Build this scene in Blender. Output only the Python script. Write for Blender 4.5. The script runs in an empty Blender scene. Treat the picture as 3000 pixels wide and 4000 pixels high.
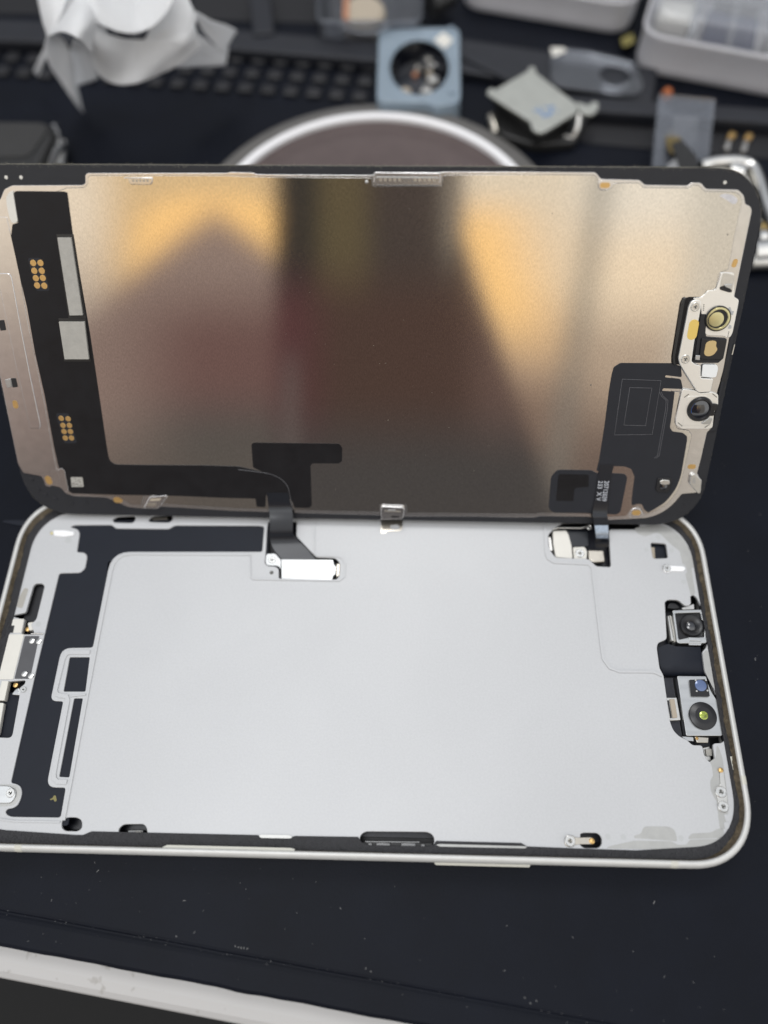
import bpy, bmesh, math, random
from mathutils import Vector, Matrix, Euler
random.seed(7)
MM = 0.001
C_ = bpy.context.scene.collection
PI = math.pi

# ------------------------------------------------------------------ camera geometry (measured, millimetres)
F_PX = 2850.0
CR = Matrix.Rotation(.44462902, 3, 'X') @ Matrix.Rotation(.02201097, 3, 'Y') @ Matrix.Rotation(.014427, 3, 'Z')
CP = Vector((9.117833, -35.566404, 143.449192 + 7.4))
DR = Matrix.Rotation(.88714, 3, 'X') @ Matrix.Rotation(-.00652, 3, 'Y') @ Matrix.Rotation(-.00088, 3, 'Z')
DS = 1 - 1.15 / 144.2
DO = CP + DS * (Vector((.2297, 31.134, -.7196 + 7.4)) - CP)       # middle of the display's lower edge
DN = DR.col[2].copy()

def ray(px, py):
    return CR @ Vector(((px - 1500) / F_PX, -(py - 2000) / F_PX, -1))
def at(px, py, z=0.0):            # point on the horizontal plane z (mm)
    d = ray(px, py); return CP + d * ((z - CP.z) / d.z)
def B(px, py, z=6.2):
    p = at(px, py, z); return (p.x, p.y)
def Dp(px, py, h=0.0):            # point on the display's back, local mm
    d = ray(px, py); o = DO + DN * h
    p = CP + d * ((o - CP).dot(DN) / d.dot(DN)) - DO
    q = DR.transposed() @ p
    return (q.x, q.y)

# ------------------------------------------------------------------ object helpers
def tag(o, label=None, cat=None, group=None, kind=None):
    for k, v in (('label', label), ('category', cat), ('group', group), ('kind', kind)):
        if v: o[k] = v
    return o
def thing(name, label, cat, loc=(0, 0, 0), rot=None, group=None):
    o = bpy.data.objects.new(name, None); C_.objects.link(o)
    o.empty_display_size = .005
    o.location = Vector(loc) * MM
    if rot is not None: o.rotation_euler = rot
    return tag(o, label, cat, group)
def link(name, me, mat, parent=None, smooth=False, label=None):
    o = bpy.data.objects.new(name, me); C_.objects.link(o)
    me.materials.clear(); me.materials.append(mat)
    if parent is not None: o.parent = parent
    if smooth:
        for p in me.polygons: p.use_smooth = True
    if label: o['label'] = label
    return o
def bm_obj(name, bm, mat, parent=None, smooth=False, label=None, scale=MM):
    bmesh.ops.scale(bm, vec=(scale,) * 3, verts=bm.verts)
    bmesh.ops.recalc_face_normals(bm, faces=bm.faces)
    me = bpy.data.meshes.new(name); bm.to_mesh(me); bm.free()
    return link(name, me, mat, parent, smooth, label)

def fillet(poly, r, n=5):
    """round the corners of a closed polygon"""
    out = []; N = len(poly); r0 = r
    for i in range(N):
        r = poly[i][2] if len(poly[i]) > 2 else r0
        p = Vector(poly[i][:2]); a = Vector(poly[i - 1][:2]); b = Vector(poly[(i + 1) % N][:2])
        u = a - p; v = b - p; lu, lv = u.length, v.length
        if lu < 1e-6 or lv < 1e-6: continue
        u /= lu; v /= lv
        ang = math.acos(max(-1, min(1, u.dot(v))))
        if ang > 3.12 or r <= 0: out.append(tuple(p)); continue
        t = min(r / min(1, math.tan(ang / 2)), lu * .48, lv * .48)
        p0 = p + u * t; p1 = p + v * t
        for k in range(n + 1):
            s = k / n
            q = p0 * (1 - s) ** 2 + p * 2 * s * (1 - s) + p1 * s * s
            out.append((q.x, q.y))
    return out
def circ(cx, cy, r, n=32, ry=None):
    return [(cx + r * math.cos(2 * PI * k / n), cy + (ry or r) * math.sin(2 * PI * k / n)) for k in range(n)]
def rrect(hx, hy, r, n=14, cx=0, cy=0, p=2.3):
    out = []
    for (sx, sy, a0) in ((1, 1, 0), (-1, 1, 90), (-1, -1, 180), (1, -1, 270)):
        for k in range(n + 1):
            a = math.radians(a0 + 90 * k / n)
            c, s = math.cos(a), math.sin(a)
            e = 2 / p
            out.append((cx + sx * (hx - r) + r * math.copysign(abs(c) ** e, c), cy + sy * (hy - r) + r * math.copysign(abs(s) ** e, s)))
    return out

def area2(p): return sum(p[i - 1][0] * p[i][1] - p[i][0] * p[i - 1][1] for i in range(len(p)))
def plate_mesh(outer, holes, z0, z1, bev=0.0):
    cu = bpy.data.curves.new('c', 'CURVE'); cu.dimensions = '2D'; cu.fill_mode = 'BOTH'
    for pl in [outer] + list(holes):
        sp = cu.splines.new('POLY'); sp.points.add(len(pl) - 1)
        for q, pt in zip(sp.points, pl): q.co = (pt[0], pt[1], 0, 1)
        sp.use_cyclic_u = True
    cu.extrude = max((z1 - z0) / 2 - bev, 1e-4)
    cu.bevel_depth = bev; cu.bevel_resolution = 1; cu.offset = -bev
    o = bpy.data.objects.new('c', cu); C_.objects.link(o)
    me = bpy.data.meshes.new_from_object(o)
    bpy.data.objects.remove(o); bpy.data.curves.remove(cu)
    bm = bmesh.new(); bm.from_mesh(me); bpy.data.meshes.remove(me)
    bmesh.ops.remove_doubles(bm, verts=bm.verts, dist=1e-4)
    bmesh.ops.translate(bm, vec=(0, 0, (z0 + z1) / 2), verts=bm.verts)
    return bm
def plate(name, outer, z0, z1, mat, parent=None, holes=(), bev=0.0, label=None):
    return bm_obj(name, plate_mesh(outer, holes, z0, z1, bev), mat, parent, label=label)
def loft(name, loops, mat, parent=None, closed=True, smooth=False, caps=(False, False), label=None):
    bm = bmesh.new(); rows = [[bm.verts.new(p) for p in lp] for lp in loops]
    n = len(rows[0])
    for a, b in zip(rows, rows[1:]):
        for i in range(n if closed else n - 1):
            j = (i + 1) % n
            bm.faces.new((a[i], a[j], b[j], b[i]))
    if caps[0]: bm.faces.new(rows[0])
    if caps[1]: bm.faces.new(rows[-1])
    return bm_obj(name, bm, mat, parent, smooth, label)
def lathe(name, prof, cx, cy, mat, parent=None, n=40, cap=(True, True), smooth=True, label=None, ey=1.0):
    loops = [[(cx + r * math.cos(2 * PI * k / n), cy + ey * r * math.sin(2 * PI * k / n), z) for k in range(n)] for r, z in prof]
    o = loft(name, loops, mat, parent, True, False, cap, label)
    if smooth:
        for p in o.data.polygons:
            p.use_smooth = len(p.vertices) == 4
        o.data.set_sharp_from_angle(angle=math.radians(35))
    return o
def tube(name, pts, r, mat, parent=None, cyclic=False, res=6, label=None, flat=None):
    cu = bpy.data.curves.new('t', 'CURVE'); cu.dimensions = '3D'
    sp = cu.splines.new('POLY'); sp.points.add(len(pts) - 1)
    for q, p in zip(sp.points, pts): q.co = (p[0], p[1], p[2], 1)
    sp.use_cyclic_u = cyclic
    cu.bevel_depth = r; cu.bevel_resolution = res; cu.use_fill_caps = True
    o = bpy.data.objects.new('t', cu); C_.objects.link(o)
    me = bpy.data.meshes.new_from_object(o)
    bpy.data.objects.remove(o); bpy.data.curves.remove(cu)
    bm = bmesh.new(); bm.from_mesh(me); bpy.data.meshes.remove(me)
    if flat: bmesh.ops.scale(bm, vec=(1, 1, flat), space=Matrix.Translation((0, 0, -pts[0][2])), verts=bm.verts)
    return bm_obj(name, bm, mat, parent, True, label)
def ribbon_poly(pts, w):
    """closed outline of a polyline of width w"""
    L, R = [], []
    for i, p in enumerate(pts):
        a = Vector(pts[max(i - 1, 0)][:2]); b = Vector(pts[min(i + 1, len(pts) - 1)][:2])
        t = (b - a).normalized(); n = Vector((-t.y, t.x)) * w / 2
        L.append((p[0] + n.x, p[1] + n.y)); R.append((p[0] - n.x, p[1] - n.y))
    return L + R[::-1]
def smooth_open(pts, k=6):
    out = []
    P = [pts[0]] + list(pts) + [pts[-1]]
    for i in range(1, len(P) - 2):
        p0, p1, p2, p3 = (Vector(q) for q in P[i - 1:i + 3])
        for s in range(k):
            t = s / k
            out.append(tuple(.5 * ((2 * p1) + (p2 - p0) * t + (2 * p0 - 5 * p1 + 4 * p2 - p3) * t * t + (3 * p1 - p0 - 3 * p2 + p3) * t ** 3)))
    out.append(tuple(pts[-1])); return out

# ------------------------------------------------------------------ materials
def lin(c): return tuple((x / 255 / 12.92) if x / 255 <= .04045 else ((x / 255 + .055) / 1.055) ** 2.4 for x in c)
def mat(name, col, rough=.5, metal=0.0, noise=0.0, nscale=400., bump=0.0, bscale=3000., spec=.5, alpha=None, stretch=(1, 1, 1), coat=0, rvar=0.0):
    m = bpy.data.materials.new(name); m.use_nodes = True
    nt = m.node_tree; b = nt.nodes['Principled BSDF']
    b.inputs['Base Color'].default_value = (*col, 1); b.inputs['Roughness'].default_value = rough
    b.inputs['Metallic'].default_value = metal; b.inputs['Specular IOR Level'].default_value = spec
    if coat: b.inputs['Coat Weight'].default_value = coat; b.inputs['Coat Roughness'].default_value = .08
    tc = nt.nodes.new('ShaderNodeTexCoord')
    mp = nt.nodes.new('ShaderNodeMapping'); mp.inputs['Scale'].default_value = stretch
    nt.links.new(tc.outputs['Object'], mp.inputs['Vector'])
    if noise or rvar:
        t = nt.nodes.new('ShaderNodeTexNoise'); t.inputs['Scale'].default_value = nscale; t.inputs['Detail'].default_value = 6
        t.inputs['Roughness'].default_value = .65
        nt.links.new(mp.outputs['Vector'], t.inputs['Vector'])
        if noise:
            mr = nt.nodes.new('ShaderNodeMapRange'); mr.inputs[1].default_value = .3; mr.inputs[2].default_value = .7
            mr.inputs[3].default_value = 1 - noise; mr.inputs[4].default_value = 1 + noise
            nt.links.new(t.outputs['Fac'], mr.inputs[0])
            mx = nt.nodes.new('ShaderNodeVectorMath'); mx.operation = 'SCALE'
            mx.inputs[0].default_value = col; nt.links.new(mr.outputs[0], mx.inputs['Scale'])
            nt.links.new(mx.outputs[0], b.inputs['Base Color'])
        if rvar:
            mr = nt.nodes.new('ShaderNodeMapRange'); mr.inputs[1].default_value = .3; mr.inputs[2].default_value = .7
            mr.inputs[3].default_value = max(rough - rvar, .02); mr.inputs[4].default_value = rough + rvar
            nt.links.new(t.outputs['Fac'], mr.inputs[0]); nt.links.new(mr.outputs[0], b.inputs['Roughness'])
    if bump:
        t2 = nt.nodes.new('ShaderNodeTexNoise'); t2.inputs['Scale'].default_value = bscale; t2.inputs['Detail'].default_value = 3
        nt.links.new(mp.outputs['Vector'], t2.inputs['Vector'])
        bp = nt.nodes.new('ShaderNodeBump'); bp.inputs['Strength'].default_value = bump; bp.inputs['Distance'].default_value = .0002
        nt.links.new(t2.outputs['Fac'], bp.inputs['Height']); nt.links.new(bp.outputs[0], b.inputs['Normal'])
    return m
def clear_mat(name, tint, dens=.25, rough=.08, cloudy=.15):
    """thin clear plastic: mostly see-through, a gloss and a milky share"""
    m = bpy.data.materials.new(name); m.use_nodes = True; nt = m.node_tree; nt.nodes.clear()
    out = nt.nodes.new('ShaderNodeOutputMaterial')
    tr = nt.nodes.new('ShaderNodeBsdfTransparent'); tr.inputs[0].default_value = (*[1 - dens * (1 - c) for c in tint], 1)
    gl = nt.nodes.new('ShaderNodeBsdfGlossy'); gl.inputs['Roughness'].default_value = rough; gl.inputs[0].default_value = (1, 1, 1, 1)
    df = nt.nodes.new('ShaderNodeBsdfDiffuse'); df.inputs[0].default_value = (*tint, 1)
    fr = nt.nodes.new('ShaderNodeFresnel'); fr.inputs[0].default_value = 1.45
    m1 = nt.nodes.new('ShaderNodeMixShader'); m1.inputs[0].default_value = cloudy
    m2 = nt.nodes.new('ShaderNodeMixShader')
    nt.links.new(tr.outputs[0], m1.inputs[1]); nt.links.new(df.outputs[0], m1.inputs[2])
    nt.links.new(fr.outputs[0], m2.inputs[0]); nt.links.new(m1.outputs[0], m2.inputs[1]); nt.links.new(gl.outputs[0], m2.inputs[2])
    nt.links.new(m2.outputs[0], out.inputs[0])
    return m

M = {}
M['plate'] = mat('anodised aluminium plate', (.535, .541, .549), .5, .3, noise=.045, nscale=2600, bump=.05, bscale=7000, rvar=.02)
def smudge(m, sc, amp):
    nt = m.node_tree; b = nt.nodes['Principled BSDF']; l = b.inputs['Base Color'].links[0]; src = l.from_socket
    tc = nt.nodes.new('ShaderNodeTexCoord'); t = nt.nodes.new('ShaderNodeTexNoise'); t.inputs['Scale'].default_value = sc; t.inputs['Detail'].default_value = 4; t.inputs['Distortion'].default_value = .6
    nt.links.new(tc.outputs['Object'], t.inputs['Vector'])
    mr = nt.nodes.new('ShaderNodeMapRange'); mr.inputs[1].default_value = .3; mr.inputs[2].default_value = .7; mr.inputs[3].default_value = 1 - amp; mr.inputs[4].default_value = 1 + amp
    v = nt.nodes.new('ShaderNodeVectorMath'); v.operation = 'SCALE'
    nt.links.new(t.outputs['Fac'], mr.inputs[0]); nt.links.new(src, v.inputs[0]); nt.links.new(mr.outputs[0], v.inputs['Scale']); nt.links.new(v.outputs[0], b.inputs['Base Color'])
smudge(M['plate'], 28, .028)
M['plate_dull'] = mat('bare machined aluminium', (.44, .44, .425), .45, .5, noise=.05, nscale=700, bump=.05)
M['frame'] = mat('silver aluminium frame', (.64, .64, .62), .42, .3, noise=.04, nscale=500, bump=.03)
M['frame_plastic'] = mat('antenna line plastic', (.62, .61, .54), .45)
M['glue'] = mat('old brown adhesive', (.095, .074, .046), .6, noise=.6, nscale=1200, bump=.9, bscale=2500)
M['gasket'] = mat('black adhesive gasket', (.013, .013, .016), .55, noise=.35, nscale=1500, bump=1.0, bscale=2600)
M['black_sheet'] = mat('black insulation sheet', (.009, .0115, .019), .5, noise=.06, nscale=300, bump=.06, bscale=6000, spec=.24)
M['flex'] = mat('black flex circuit', (.0075, .007, .0085), .42, spec=.28, noise=.12, nscale=260, bump=.08, bscale=2500, rvar=.06)
M['flex_grey'] = mat('dark grey flex panel', (.019, .0205, .026), .45, spec=.3, noise=.05, nscale=260, bump=.05, bscale=4000)
M['flex_line'] = mat('embossed flex line', (.13, .13, .14), .4)
M['white_metal'] = mat('bright white metal', (.93, .92, .88), .32, .75, noise=.02)
M['clip_white'] = mat('polished white nickel', (.97, .97, .97), .38, .25)
M['cable'] = mat('flex ribbon cable', (.009, .011, .016), .30, spec=.45, coat=.15, noise=.08, nscale=300, stretch=(1, .2, 1))
M['bezel'] = mat('black display bezel', (.022, .023, .027), .45, spec=.3, noise=.08, nscale=500, bump=.06)
M['glass'] = mat('display cover glass', (.01, .01, .012), .06)
M['bracket'] = mat('silver display bracket', (.76, .75, .75), .16, 1.0, noise=.05, nscale=500)
M['bright'] = mat('bright nickel shield', (.56, .57, .57), .32, 1.0, noise=.05, nscale=500, stretch=(.15, 1, 1), rvar=.06)
M['steel'] = mat('stainless steel', (.66, .65, .62), .30, .95, noise=.08, nscale=900, bump=.05)
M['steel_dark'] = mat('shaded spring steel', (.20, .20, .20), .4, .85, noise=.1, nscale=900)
M['steel_warm'] = mat('warm nickel', (.58, .54, .47), .28, .95, noise=.08, nscale=900)
M['screw'] = mat('screw steel', (.74, .74, .72), .24, .9, noise=.1, nscale=2500)
M['dark'] = mat('dark cavity plastic', (.010, .010, .012), .4)
M['recess'] = mat('dark slot', (.006, .006, .007), .6)
M['board'] = mat('dark logic board', (.012, .013, .020), .35, noise=.5, nscale=900)
M['gold'] = mat('gold contact', (.66, .43, .17), .32, .8, noise=.1, nscale=2500)
M['gold_pale'] = mat('pale gold coating', (.62, .56, .30), .3, .75, noise=.05, nscale=1200)
M['gold_tan'] = mat('tan gold window', (.66, .50, .25), .35, .5)
M['brass_dull'] = mat('dull brass', (.20, .15, .06), .4, .6)
M['kapton'] = mat('amber film', (.80, .58, .16), .35, .2)
M['chip_grey'] = mat('grey foam pad', (.40, .385, .35), .7, noise=.08, nscale=800, bump=.15)
M['cream'] = mat('cream plastic', (.74, .72, .66), .4, .1, noise=.03)
M['lens'] = mat('lens glass', (.008, .009, .014), .05, spec=.9, coat=1)
M['lens_barrel'] = mat('black lens barrel', (.012, .012, .014), .3)
M['ir_lens'] = mat('blue infrared lens', (.10, .15, .30), .12, .2, coat=1)
M['green_glint'] = mat('yellow green lens with painted glints', (.38, .46, .06), .15, .4, coat=1, noise=.75, nscale=1400)  # noise paints glints into the lens colour
M['ink'] = mat('white print', (.48, .50, .54), .5)
M['ink_dark'] = mat('dark print', (.10, .10, .09), .5)
M['mark'] = mat('grey spot', (.50, .51, .51), .5, .3)
M['amber_dim'] = mat('amber pad', (.55, .40, .16), .4, .4)
M['smear'] = mat('sticky fingerprint residue', (.66, .66, .70), .35, .7, noise=.2, nscale=900)
M['fluff'] = mat('pale adhesive shreds', (.30, .28, .22), .7)
# display shield: mirror-like satin steel
def steel_sheet():
    m = mat('satin steel shield', (.80, .765, .72), .08, 1.0)
    nt = m.node_tree; b = nt.nodes['Principled BSDF']
    tc = nt.nodes.new('ShaderNodeTexCoord')
    t = nt.nodes.new('ShaderNodeTexNoise'); t.inputs['Scale'].default_value = 5200; t.inputs['Detail'].default_value = 2
    mp = nt.nodes.new('ShaderNodeMapping'); mp.inputs['Scale'].default_value = (1.2, .4, 1)
    nt.links.new(tc.outputs['Object'], mp.inputs[0]); nt.links.new(mp.outputs[0], t.inputs['Vector'])
    bp = nt.nodes.new('ShaderNodeBump'); bp.inputs['Strength'].default_value = .12; bp.inputs['Distance'].default_value = .000006
    nt.links.new(t.outputs['Fac'], bp.inputs['Height']); nt.links.new(bp.outputs[0], b.inputs['Normal'])
    gr = nt.nodes.new('ShaderNodeMapRange'); gr.inputs[1].default_value = .25; gr.inputs[2].default_value = .75; gr.inputs[3].default_value = .86; gr.inputs[4].default_value = 1.12
    nt.links.new(t.outputs['Fac'], gr.inputs[0])
    vm = nt.nodes.new('ShaderNodeVectorMath'); vm.operation = 'SCALE'; vm.inputs[0].default_value = (.79, .765, .73)
    nt.links.new(gr.outputs[0], vm.inputs['Scale']); nt.links.new(vm.outputs[0], b.inputs['Base Color'])
    t2 = nt.nodes.new('ShaderNodeTexNoise'); t2.inputs['Scale'].default_value = 90; t2.inputs['Detail'].default_value = 5
    nt.links.new(tc.outputs['Object'], t2.inputs['Vector'])
    mr = nt.nodes.new('ShaderNodeMapRange'); mr.inputs[3].default_value = .045; mr.inputs[4].default_value = .075
    nt.links.new(t2.outputs['Fac'], mr.inputs[0]); nt.links.new(mr.outputs[0], b.inputs['Roughness'])
    return m
M['shield'] = steel_sheet()

# surroundings
def mat_mat():
    m = mat('black silicone work mat', (.0036, .0050, .0098), .5, noise=.22, nscale=45, bump=.22, bscale=2600, spec=.14)
    return m
M['mat'] = mat_mat()
M['mat_ridge'] = mat('moulded mat ridge', (.011, .0125, .018), .5, noise=.2, nscale=80, bump=.2, bscale=1500)
M['mat_pocket'] = mat('mat pocket', (.006, .006, .008), .55)
M['white_top'] = None
def speckle():
    m = mat('speckled white worktop', (.49, .48, .47), .45)
    nt = m.node_tree; b = nt.nodes['Principled BSDF']
    tc = nt.nodes.new('ShaderNodeTexCoord')
    v = nt.nodes.new('ShaderNodeTexNoise'); v.inputs['Scale'].default_value = 420; v.inputs['Detail'].default_value = 2
    nt.links.new(tc.outputs['Object'], v.inputs['Vector'])
    cr = nt.nodes.new('ShaderNodeValToRGB')
    cr.color_ramp.elements[0].position = .27; cr.color_ramp.elements[0].color = (.38, .365, .345, 1)
    cr.color_ramp.elements[1].position = .36; cr.color_ramp.elements[1].color = (.49, .48, .47, 1)
    nt.links.new(v.outputs['Fac'], cr.inputs[0]); nt.links.new(cr.outputs[0], b.inputs['Base Color'])
    return m
M['white_top'] = speckle()
M['floor'] = mat('dark floor', (.006, .006, .006), .8)
M['paper'] = mat('white tissue paper', (.95, .955, .96), .75, noise=.02, nscale=120, bump=.12, bscale=900)
def thin_paper(m, k=.5):
    nt = m.node_tree; b = nt.nodes['Principled BSDF']; o = nt.nodes['Material Output']
    t = nt.nodes.new('ShaderNodeBsdfTranslucent'); t.inputs[0].default_value = (.96, .965, .97, 1)
    x = nt.nodes.new('ShaderNodeMixShader'); x.inputs[0].default_value = k
    nt.links.new(b.outputs[0], x.inputs[1]); nt.links.new(t.outputs[0], x.inputs[2]); nt.links.new(x.outputs[0], o.inputs[0])
thin_paper(M['paper'])
M['box_white'] = mat('white box plastic', (.93, .92, .96), .4, noise=.03, nscale=90); thin_paper(M['box_white'], .45)
M['box_clear'] = clear_mat('clear lid', (.86, .89, .94), .2, .08, .22)
M['clear'] = clear_mat('clear film', (.50, .54, .62), .35, .12, .10)
M['clear_blue'] = clear_mat('blue tinted clear plastic', (.55, .68, .80), .4, .10, .42)
M['dish_black'] = mat('black rubber rim', (.11, .105, .10), .55, noise=.15, nscale=120, bump=.2)
M['dish_metal'] = mat('brushed mauve metal', (.112, .084, .080), .32, .3, noise=.08, nscale=200)
M['dish_white'] = mat('white enamel rim', (.90, .89, .90), .35)
M['stamp_metal'] = mat('tin plated cover', (.52, .53, .49), .42, .7, noise=.08, nscale=200)
M['stamp'] = mat('blue ink stamp', (.16, .26, .44), .6)
M['chrome'] = mat('chrome', (.80, .79, .76), .12, 1.0, noise=.05, nscale=200)
M['black_plastic'] = mat('black plastic', (.020, .020, .020), .35, noise=.1, nscale=100)
M['device_top'] = mat('dark grey device top', (.032, .031, .030), .4, noise=.1, nscale=100)
M['copper'] = mat('copper winding', (.62, .30, .18), .4, .5)
M['beige'] = mat('beige tape', (.42, .36, .28), .55)
M['yellow'] = mat('yellow film', (.22, .19, .06), .5)
M['orange'] = mat('orange rubber', (.45, .13, .04), .5)
M['dust'] = mat('pale dust', (.20, .20, .20), .9)
M['navy'] = mat('navy plastic', (.02, .03, .08), .5)

# ================================================================== SETTING
ma = math.radians(-7.6)                                       # the mat lies askew under the phone
def mrot(x, y): return (x * math.cos(ma) - y * math.sin(ma), x * math.sin(ma) + y * math.cos(ma))
M0 = at(700, 3690, 0); M0 = (M0.x, M0.y)
e0 = at(0, 3560); e1 = at(1500, 3840)
def ml(x, y, z=0):                                            # mat frame: x along the front groove, y away
    q = mrot(x, y); g = ((e0.x + e1.x) / 2, (e0.y + e1.y) / 2)
    return (q[0] + g[0], q[1] + g[1], z)
WM = thing('work_mat', 'large black silicone work mat with a moulded tray at its back', 'work mat', (0, 0, 0))
# mat sheet with a front groove: cross section swept along x
sec = [(-5.3, -3.2), (-5.6, -2.2), (-5.3, -.45), (-4.7, -.1), (-1.1, -.06), (-.55, -.2), (-.2, -.36), (.05, -.36), (.3, -.1), (.75, 0)]
xs = [-260 + i * 2.0 for i in range(261)]
def wob(x, k): return (.05 * math.sin(x * .31 + k) + .03 * math.sin(x * .83 + 2 * k)) * (2.2 if 0 < x < 20 else 1)
rows = []
for x in xs:
    r = []
    for j, (y, z) in enumerate(sec):
        yy = y + (wob(x, 1) if j < 4 else (.25 * wob(x, 3) if j > 4 else 0))
        r.append(ml(x, yy, z))
    r.append(ml(x, 30, 0)); r.append(ml(x, 330, 0)); r.append(ml(x, 330, -3.2))
    rows.append(r)
loft('mat_sheet', rows, M['mat'], WM, closed=False)

def mat_bar(name, p0, p1, w, h, m, z0=0.0, r=1.0):
    a = Vector(p0); b = Vector(p1); t = (b - a).normalized(); n = Vector((-t.y, t.x)) * w / 2
    pl = [(a + n)[:], (b + n)[:], (b - n)[:], (a - n)[:]]
    return plate(name, fillet([tuple(q) for q in pl], r), z0, h, m, WM, bev=.5)
def a2(px, py, z=0): p = at(px, py, z); return (p.x, p.y)
# moulded ridges at the back of the mat
mat_bar('tray_ridge', a2(-260, 105, 4), a2(300, 125, 4), 11, 4, M['mat_ridge'])
mat_bar('tray_ridge', a2(760, 140, 4), a2(1560, 205, 4), 10, 4, M['mat_ridge'])
mat_bar('tray_ridge', a2(1660, 190, 3), a2(2560, 330, 3), 16, 3, M['mat_ridge'])
mat_bar('tray_ridge', a2(2170, 395, 4), a2(3260, 470, 4), 6.5, 4, M['mat_ridge'])
mat_bar('tray_ridge', a2(1010, -60, 5), a2(1030, 130, 5), 7, 5, M['mat_ridge'])
mat_bar('tray_ridge', a2(1730, 160, 4), a2(2080, 330, 4), 5, 4, M['mat_ridge'])
plate('tray_pocket', fillet([a2(-300, -90), a2(240, -90), a2(230, 60), a2(-300, 55)], 3), .05, .30, M['mat_pocket'], WM)
plate('tray_pocket', fillet([a2(740, -90), a2(1300, -90), a2(1290, 95), a2(760, 80)], 3), .05, .30, M['mat_pocket'], WM)
plate('tray_pocket', fillet([a2(2230, 470), a2(3200, 530), a2(3200, 640), a2(2260, 560)], 3), .05, .30, M['mat_pocket'], WM)
plate('tray_pocket', fillet([a2(-200, 180), a2(1480, 240), a2(1480, 215), a2(-200, 150)], 1), .05, .25, M['mat_pocket'], WM)
# grid of small moulded studs
bm = bmesh.new()
def stud(cx, cy, sx, sy, h):
    rs = [(1, 0), (.94, h * .8), (.78, h)]
    L = []
    for k, z in rs:
        L.append([bm.verts.new(ml(cx + a * sx * k / 2, cy + b * sy * k / 2, z)) for a, b in ((-1, -1), (1, -1), (1, 1), (-1, 1))])
    for a, b in zip(L, L[1:]):
        for i in range(4): bm.faces.new((a[i], a[(i + 1) % 4], b[(i + 1) % 4], b[i]))
    bm.faces.new(L[-1])
def to_ml(p):
    g = ((e0.x + e1.x) / 2, (e0.y + e1.y) / 2); dx, dy = p[0] - g[0], p[1] - g[1]
    return (dx * math.cos(-ma) - dy * math.sin(-ma), dx * math.sin(-ma) + dy * math.cos(-ma))
sa = to_ml(a2(100, 292)); sb = to_ml(a2(1200, 368))
n_ = Vector((sb[0] - sa[0], sb[1] - sa[1])); sl = n_.y / n_.x
for i in range(-4, 26):
    for j in range(4):
        x_, y_ = sa[0] + i * 7.3 + j * .5, sa[1] + i * 7.3 * sl + j * 7.3
        if ml(x_, y_)[0] < a2(1500, 300)[0]: stud(x_, y_, 4.6, 4.4, 1.3)
bm_obj('stud_grid', bm, mat('worn stud rubber', (.011, .011, .0135), .42, noise=.3, nscale=150), WM)

# worktop under the mat: speckled pale edge, with the floor below
tp = []
prof = [(-11.2, -60), (-11.2, -9.0), (-11.05, -6.2), (-10.6, -4.8), (-9.6, -4.0), (-8, -3.6), (-5.5, -3.4), (340, -3.4)]
rows = [[ml(x, y, z) for (y, z) in prof] for x in (-300, -150, 0, 150, 300)]
o = loft('worktop', rows, M['white_top'], None, closed=False); tag(o, 'pale speckled worktop edge under the black mat', None, None, 'structure')
o = plate('floor', [(-600, -600), (600, -600), (600, 600), (-600, 600)], -400, -390, M['floor']); tag(o, 'dark floor below the worktop', None, None, 'structure')

# dust and flecks on the mat
bm = bmesh.new()
def fleck(x, y, z, s, l=1.0):
    a = random.uniform(0, PI); c, sn = math.cos(a), math.sin(a)
    v = []
    for (u, w) in ((-1, -.5), (1, -.6), (.8, .5), (-.7, .6)):
        v.append(bm.verts.new((x + (u * l * c - w * sn) * s, y + (u * l * sn + w * c) * s, z + random.uniform(.0, .05))))
    t = bm.verts.new((x, y, z + s * .8))
    for i in range(4): bm.faces.new((v[i], v[(i + 1) % 4], t))
for i in range(110):
    x = random.uniform(-70, 95); y = random.uniform(-4, 60 if False else 16)
    p = ml(x, y)
    if abs(p[0]) < 75 and -37 < p[1] < 37: continue
    fleck(p[0], p[1], .01, random.choice((.03, .04, .05, .05, .08)), random.uniform(.8, 3.0))
for i in range(150):
    p = (random.uniform(76, 120), random.uniform(-50, 150)); fleck(p[0], p[1], .01, random.choice((.03, .05, .06)), random.uniform(.8, 2.5))
for i in range(90):
    p = (random.uniform(-120, 40), random.uniform(120, 175)); fleck(p[0], p[1], .01, random.choice((.05, .07, .1)), random.uniform(.8, 2.5))
for i in range(90):
    x = random.uniform(-65, 90); p = ml(x, random.gauss(.3, .35)); fleck(p[0], p[1], -.1 if p else 0, random.choice((.04, .05, .08)), 1)
for cx in (9, 9.5, 10, 10.6, 8.4, -2.5, 32, 33, 60, 61, 62):
    p = ml(cx, .9 + random.random() * .8); fleck(p[0], p[1], .01, .15, 1.1)
for (px, py, s) in ((382, 3402, .22), (720, 3518, .2), (1330, 3548, .15), (2555, 3525, .25), (2950, 2575, .25)):
    p = at(px, py); fleck(p.x, p.y, .01, s * .6, 2.2)
o = bm_obj('dust', bm, M['dust']); tag(o, 'scattered pale dust flecks on the black mat', None, None, 'stuff')

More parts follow.
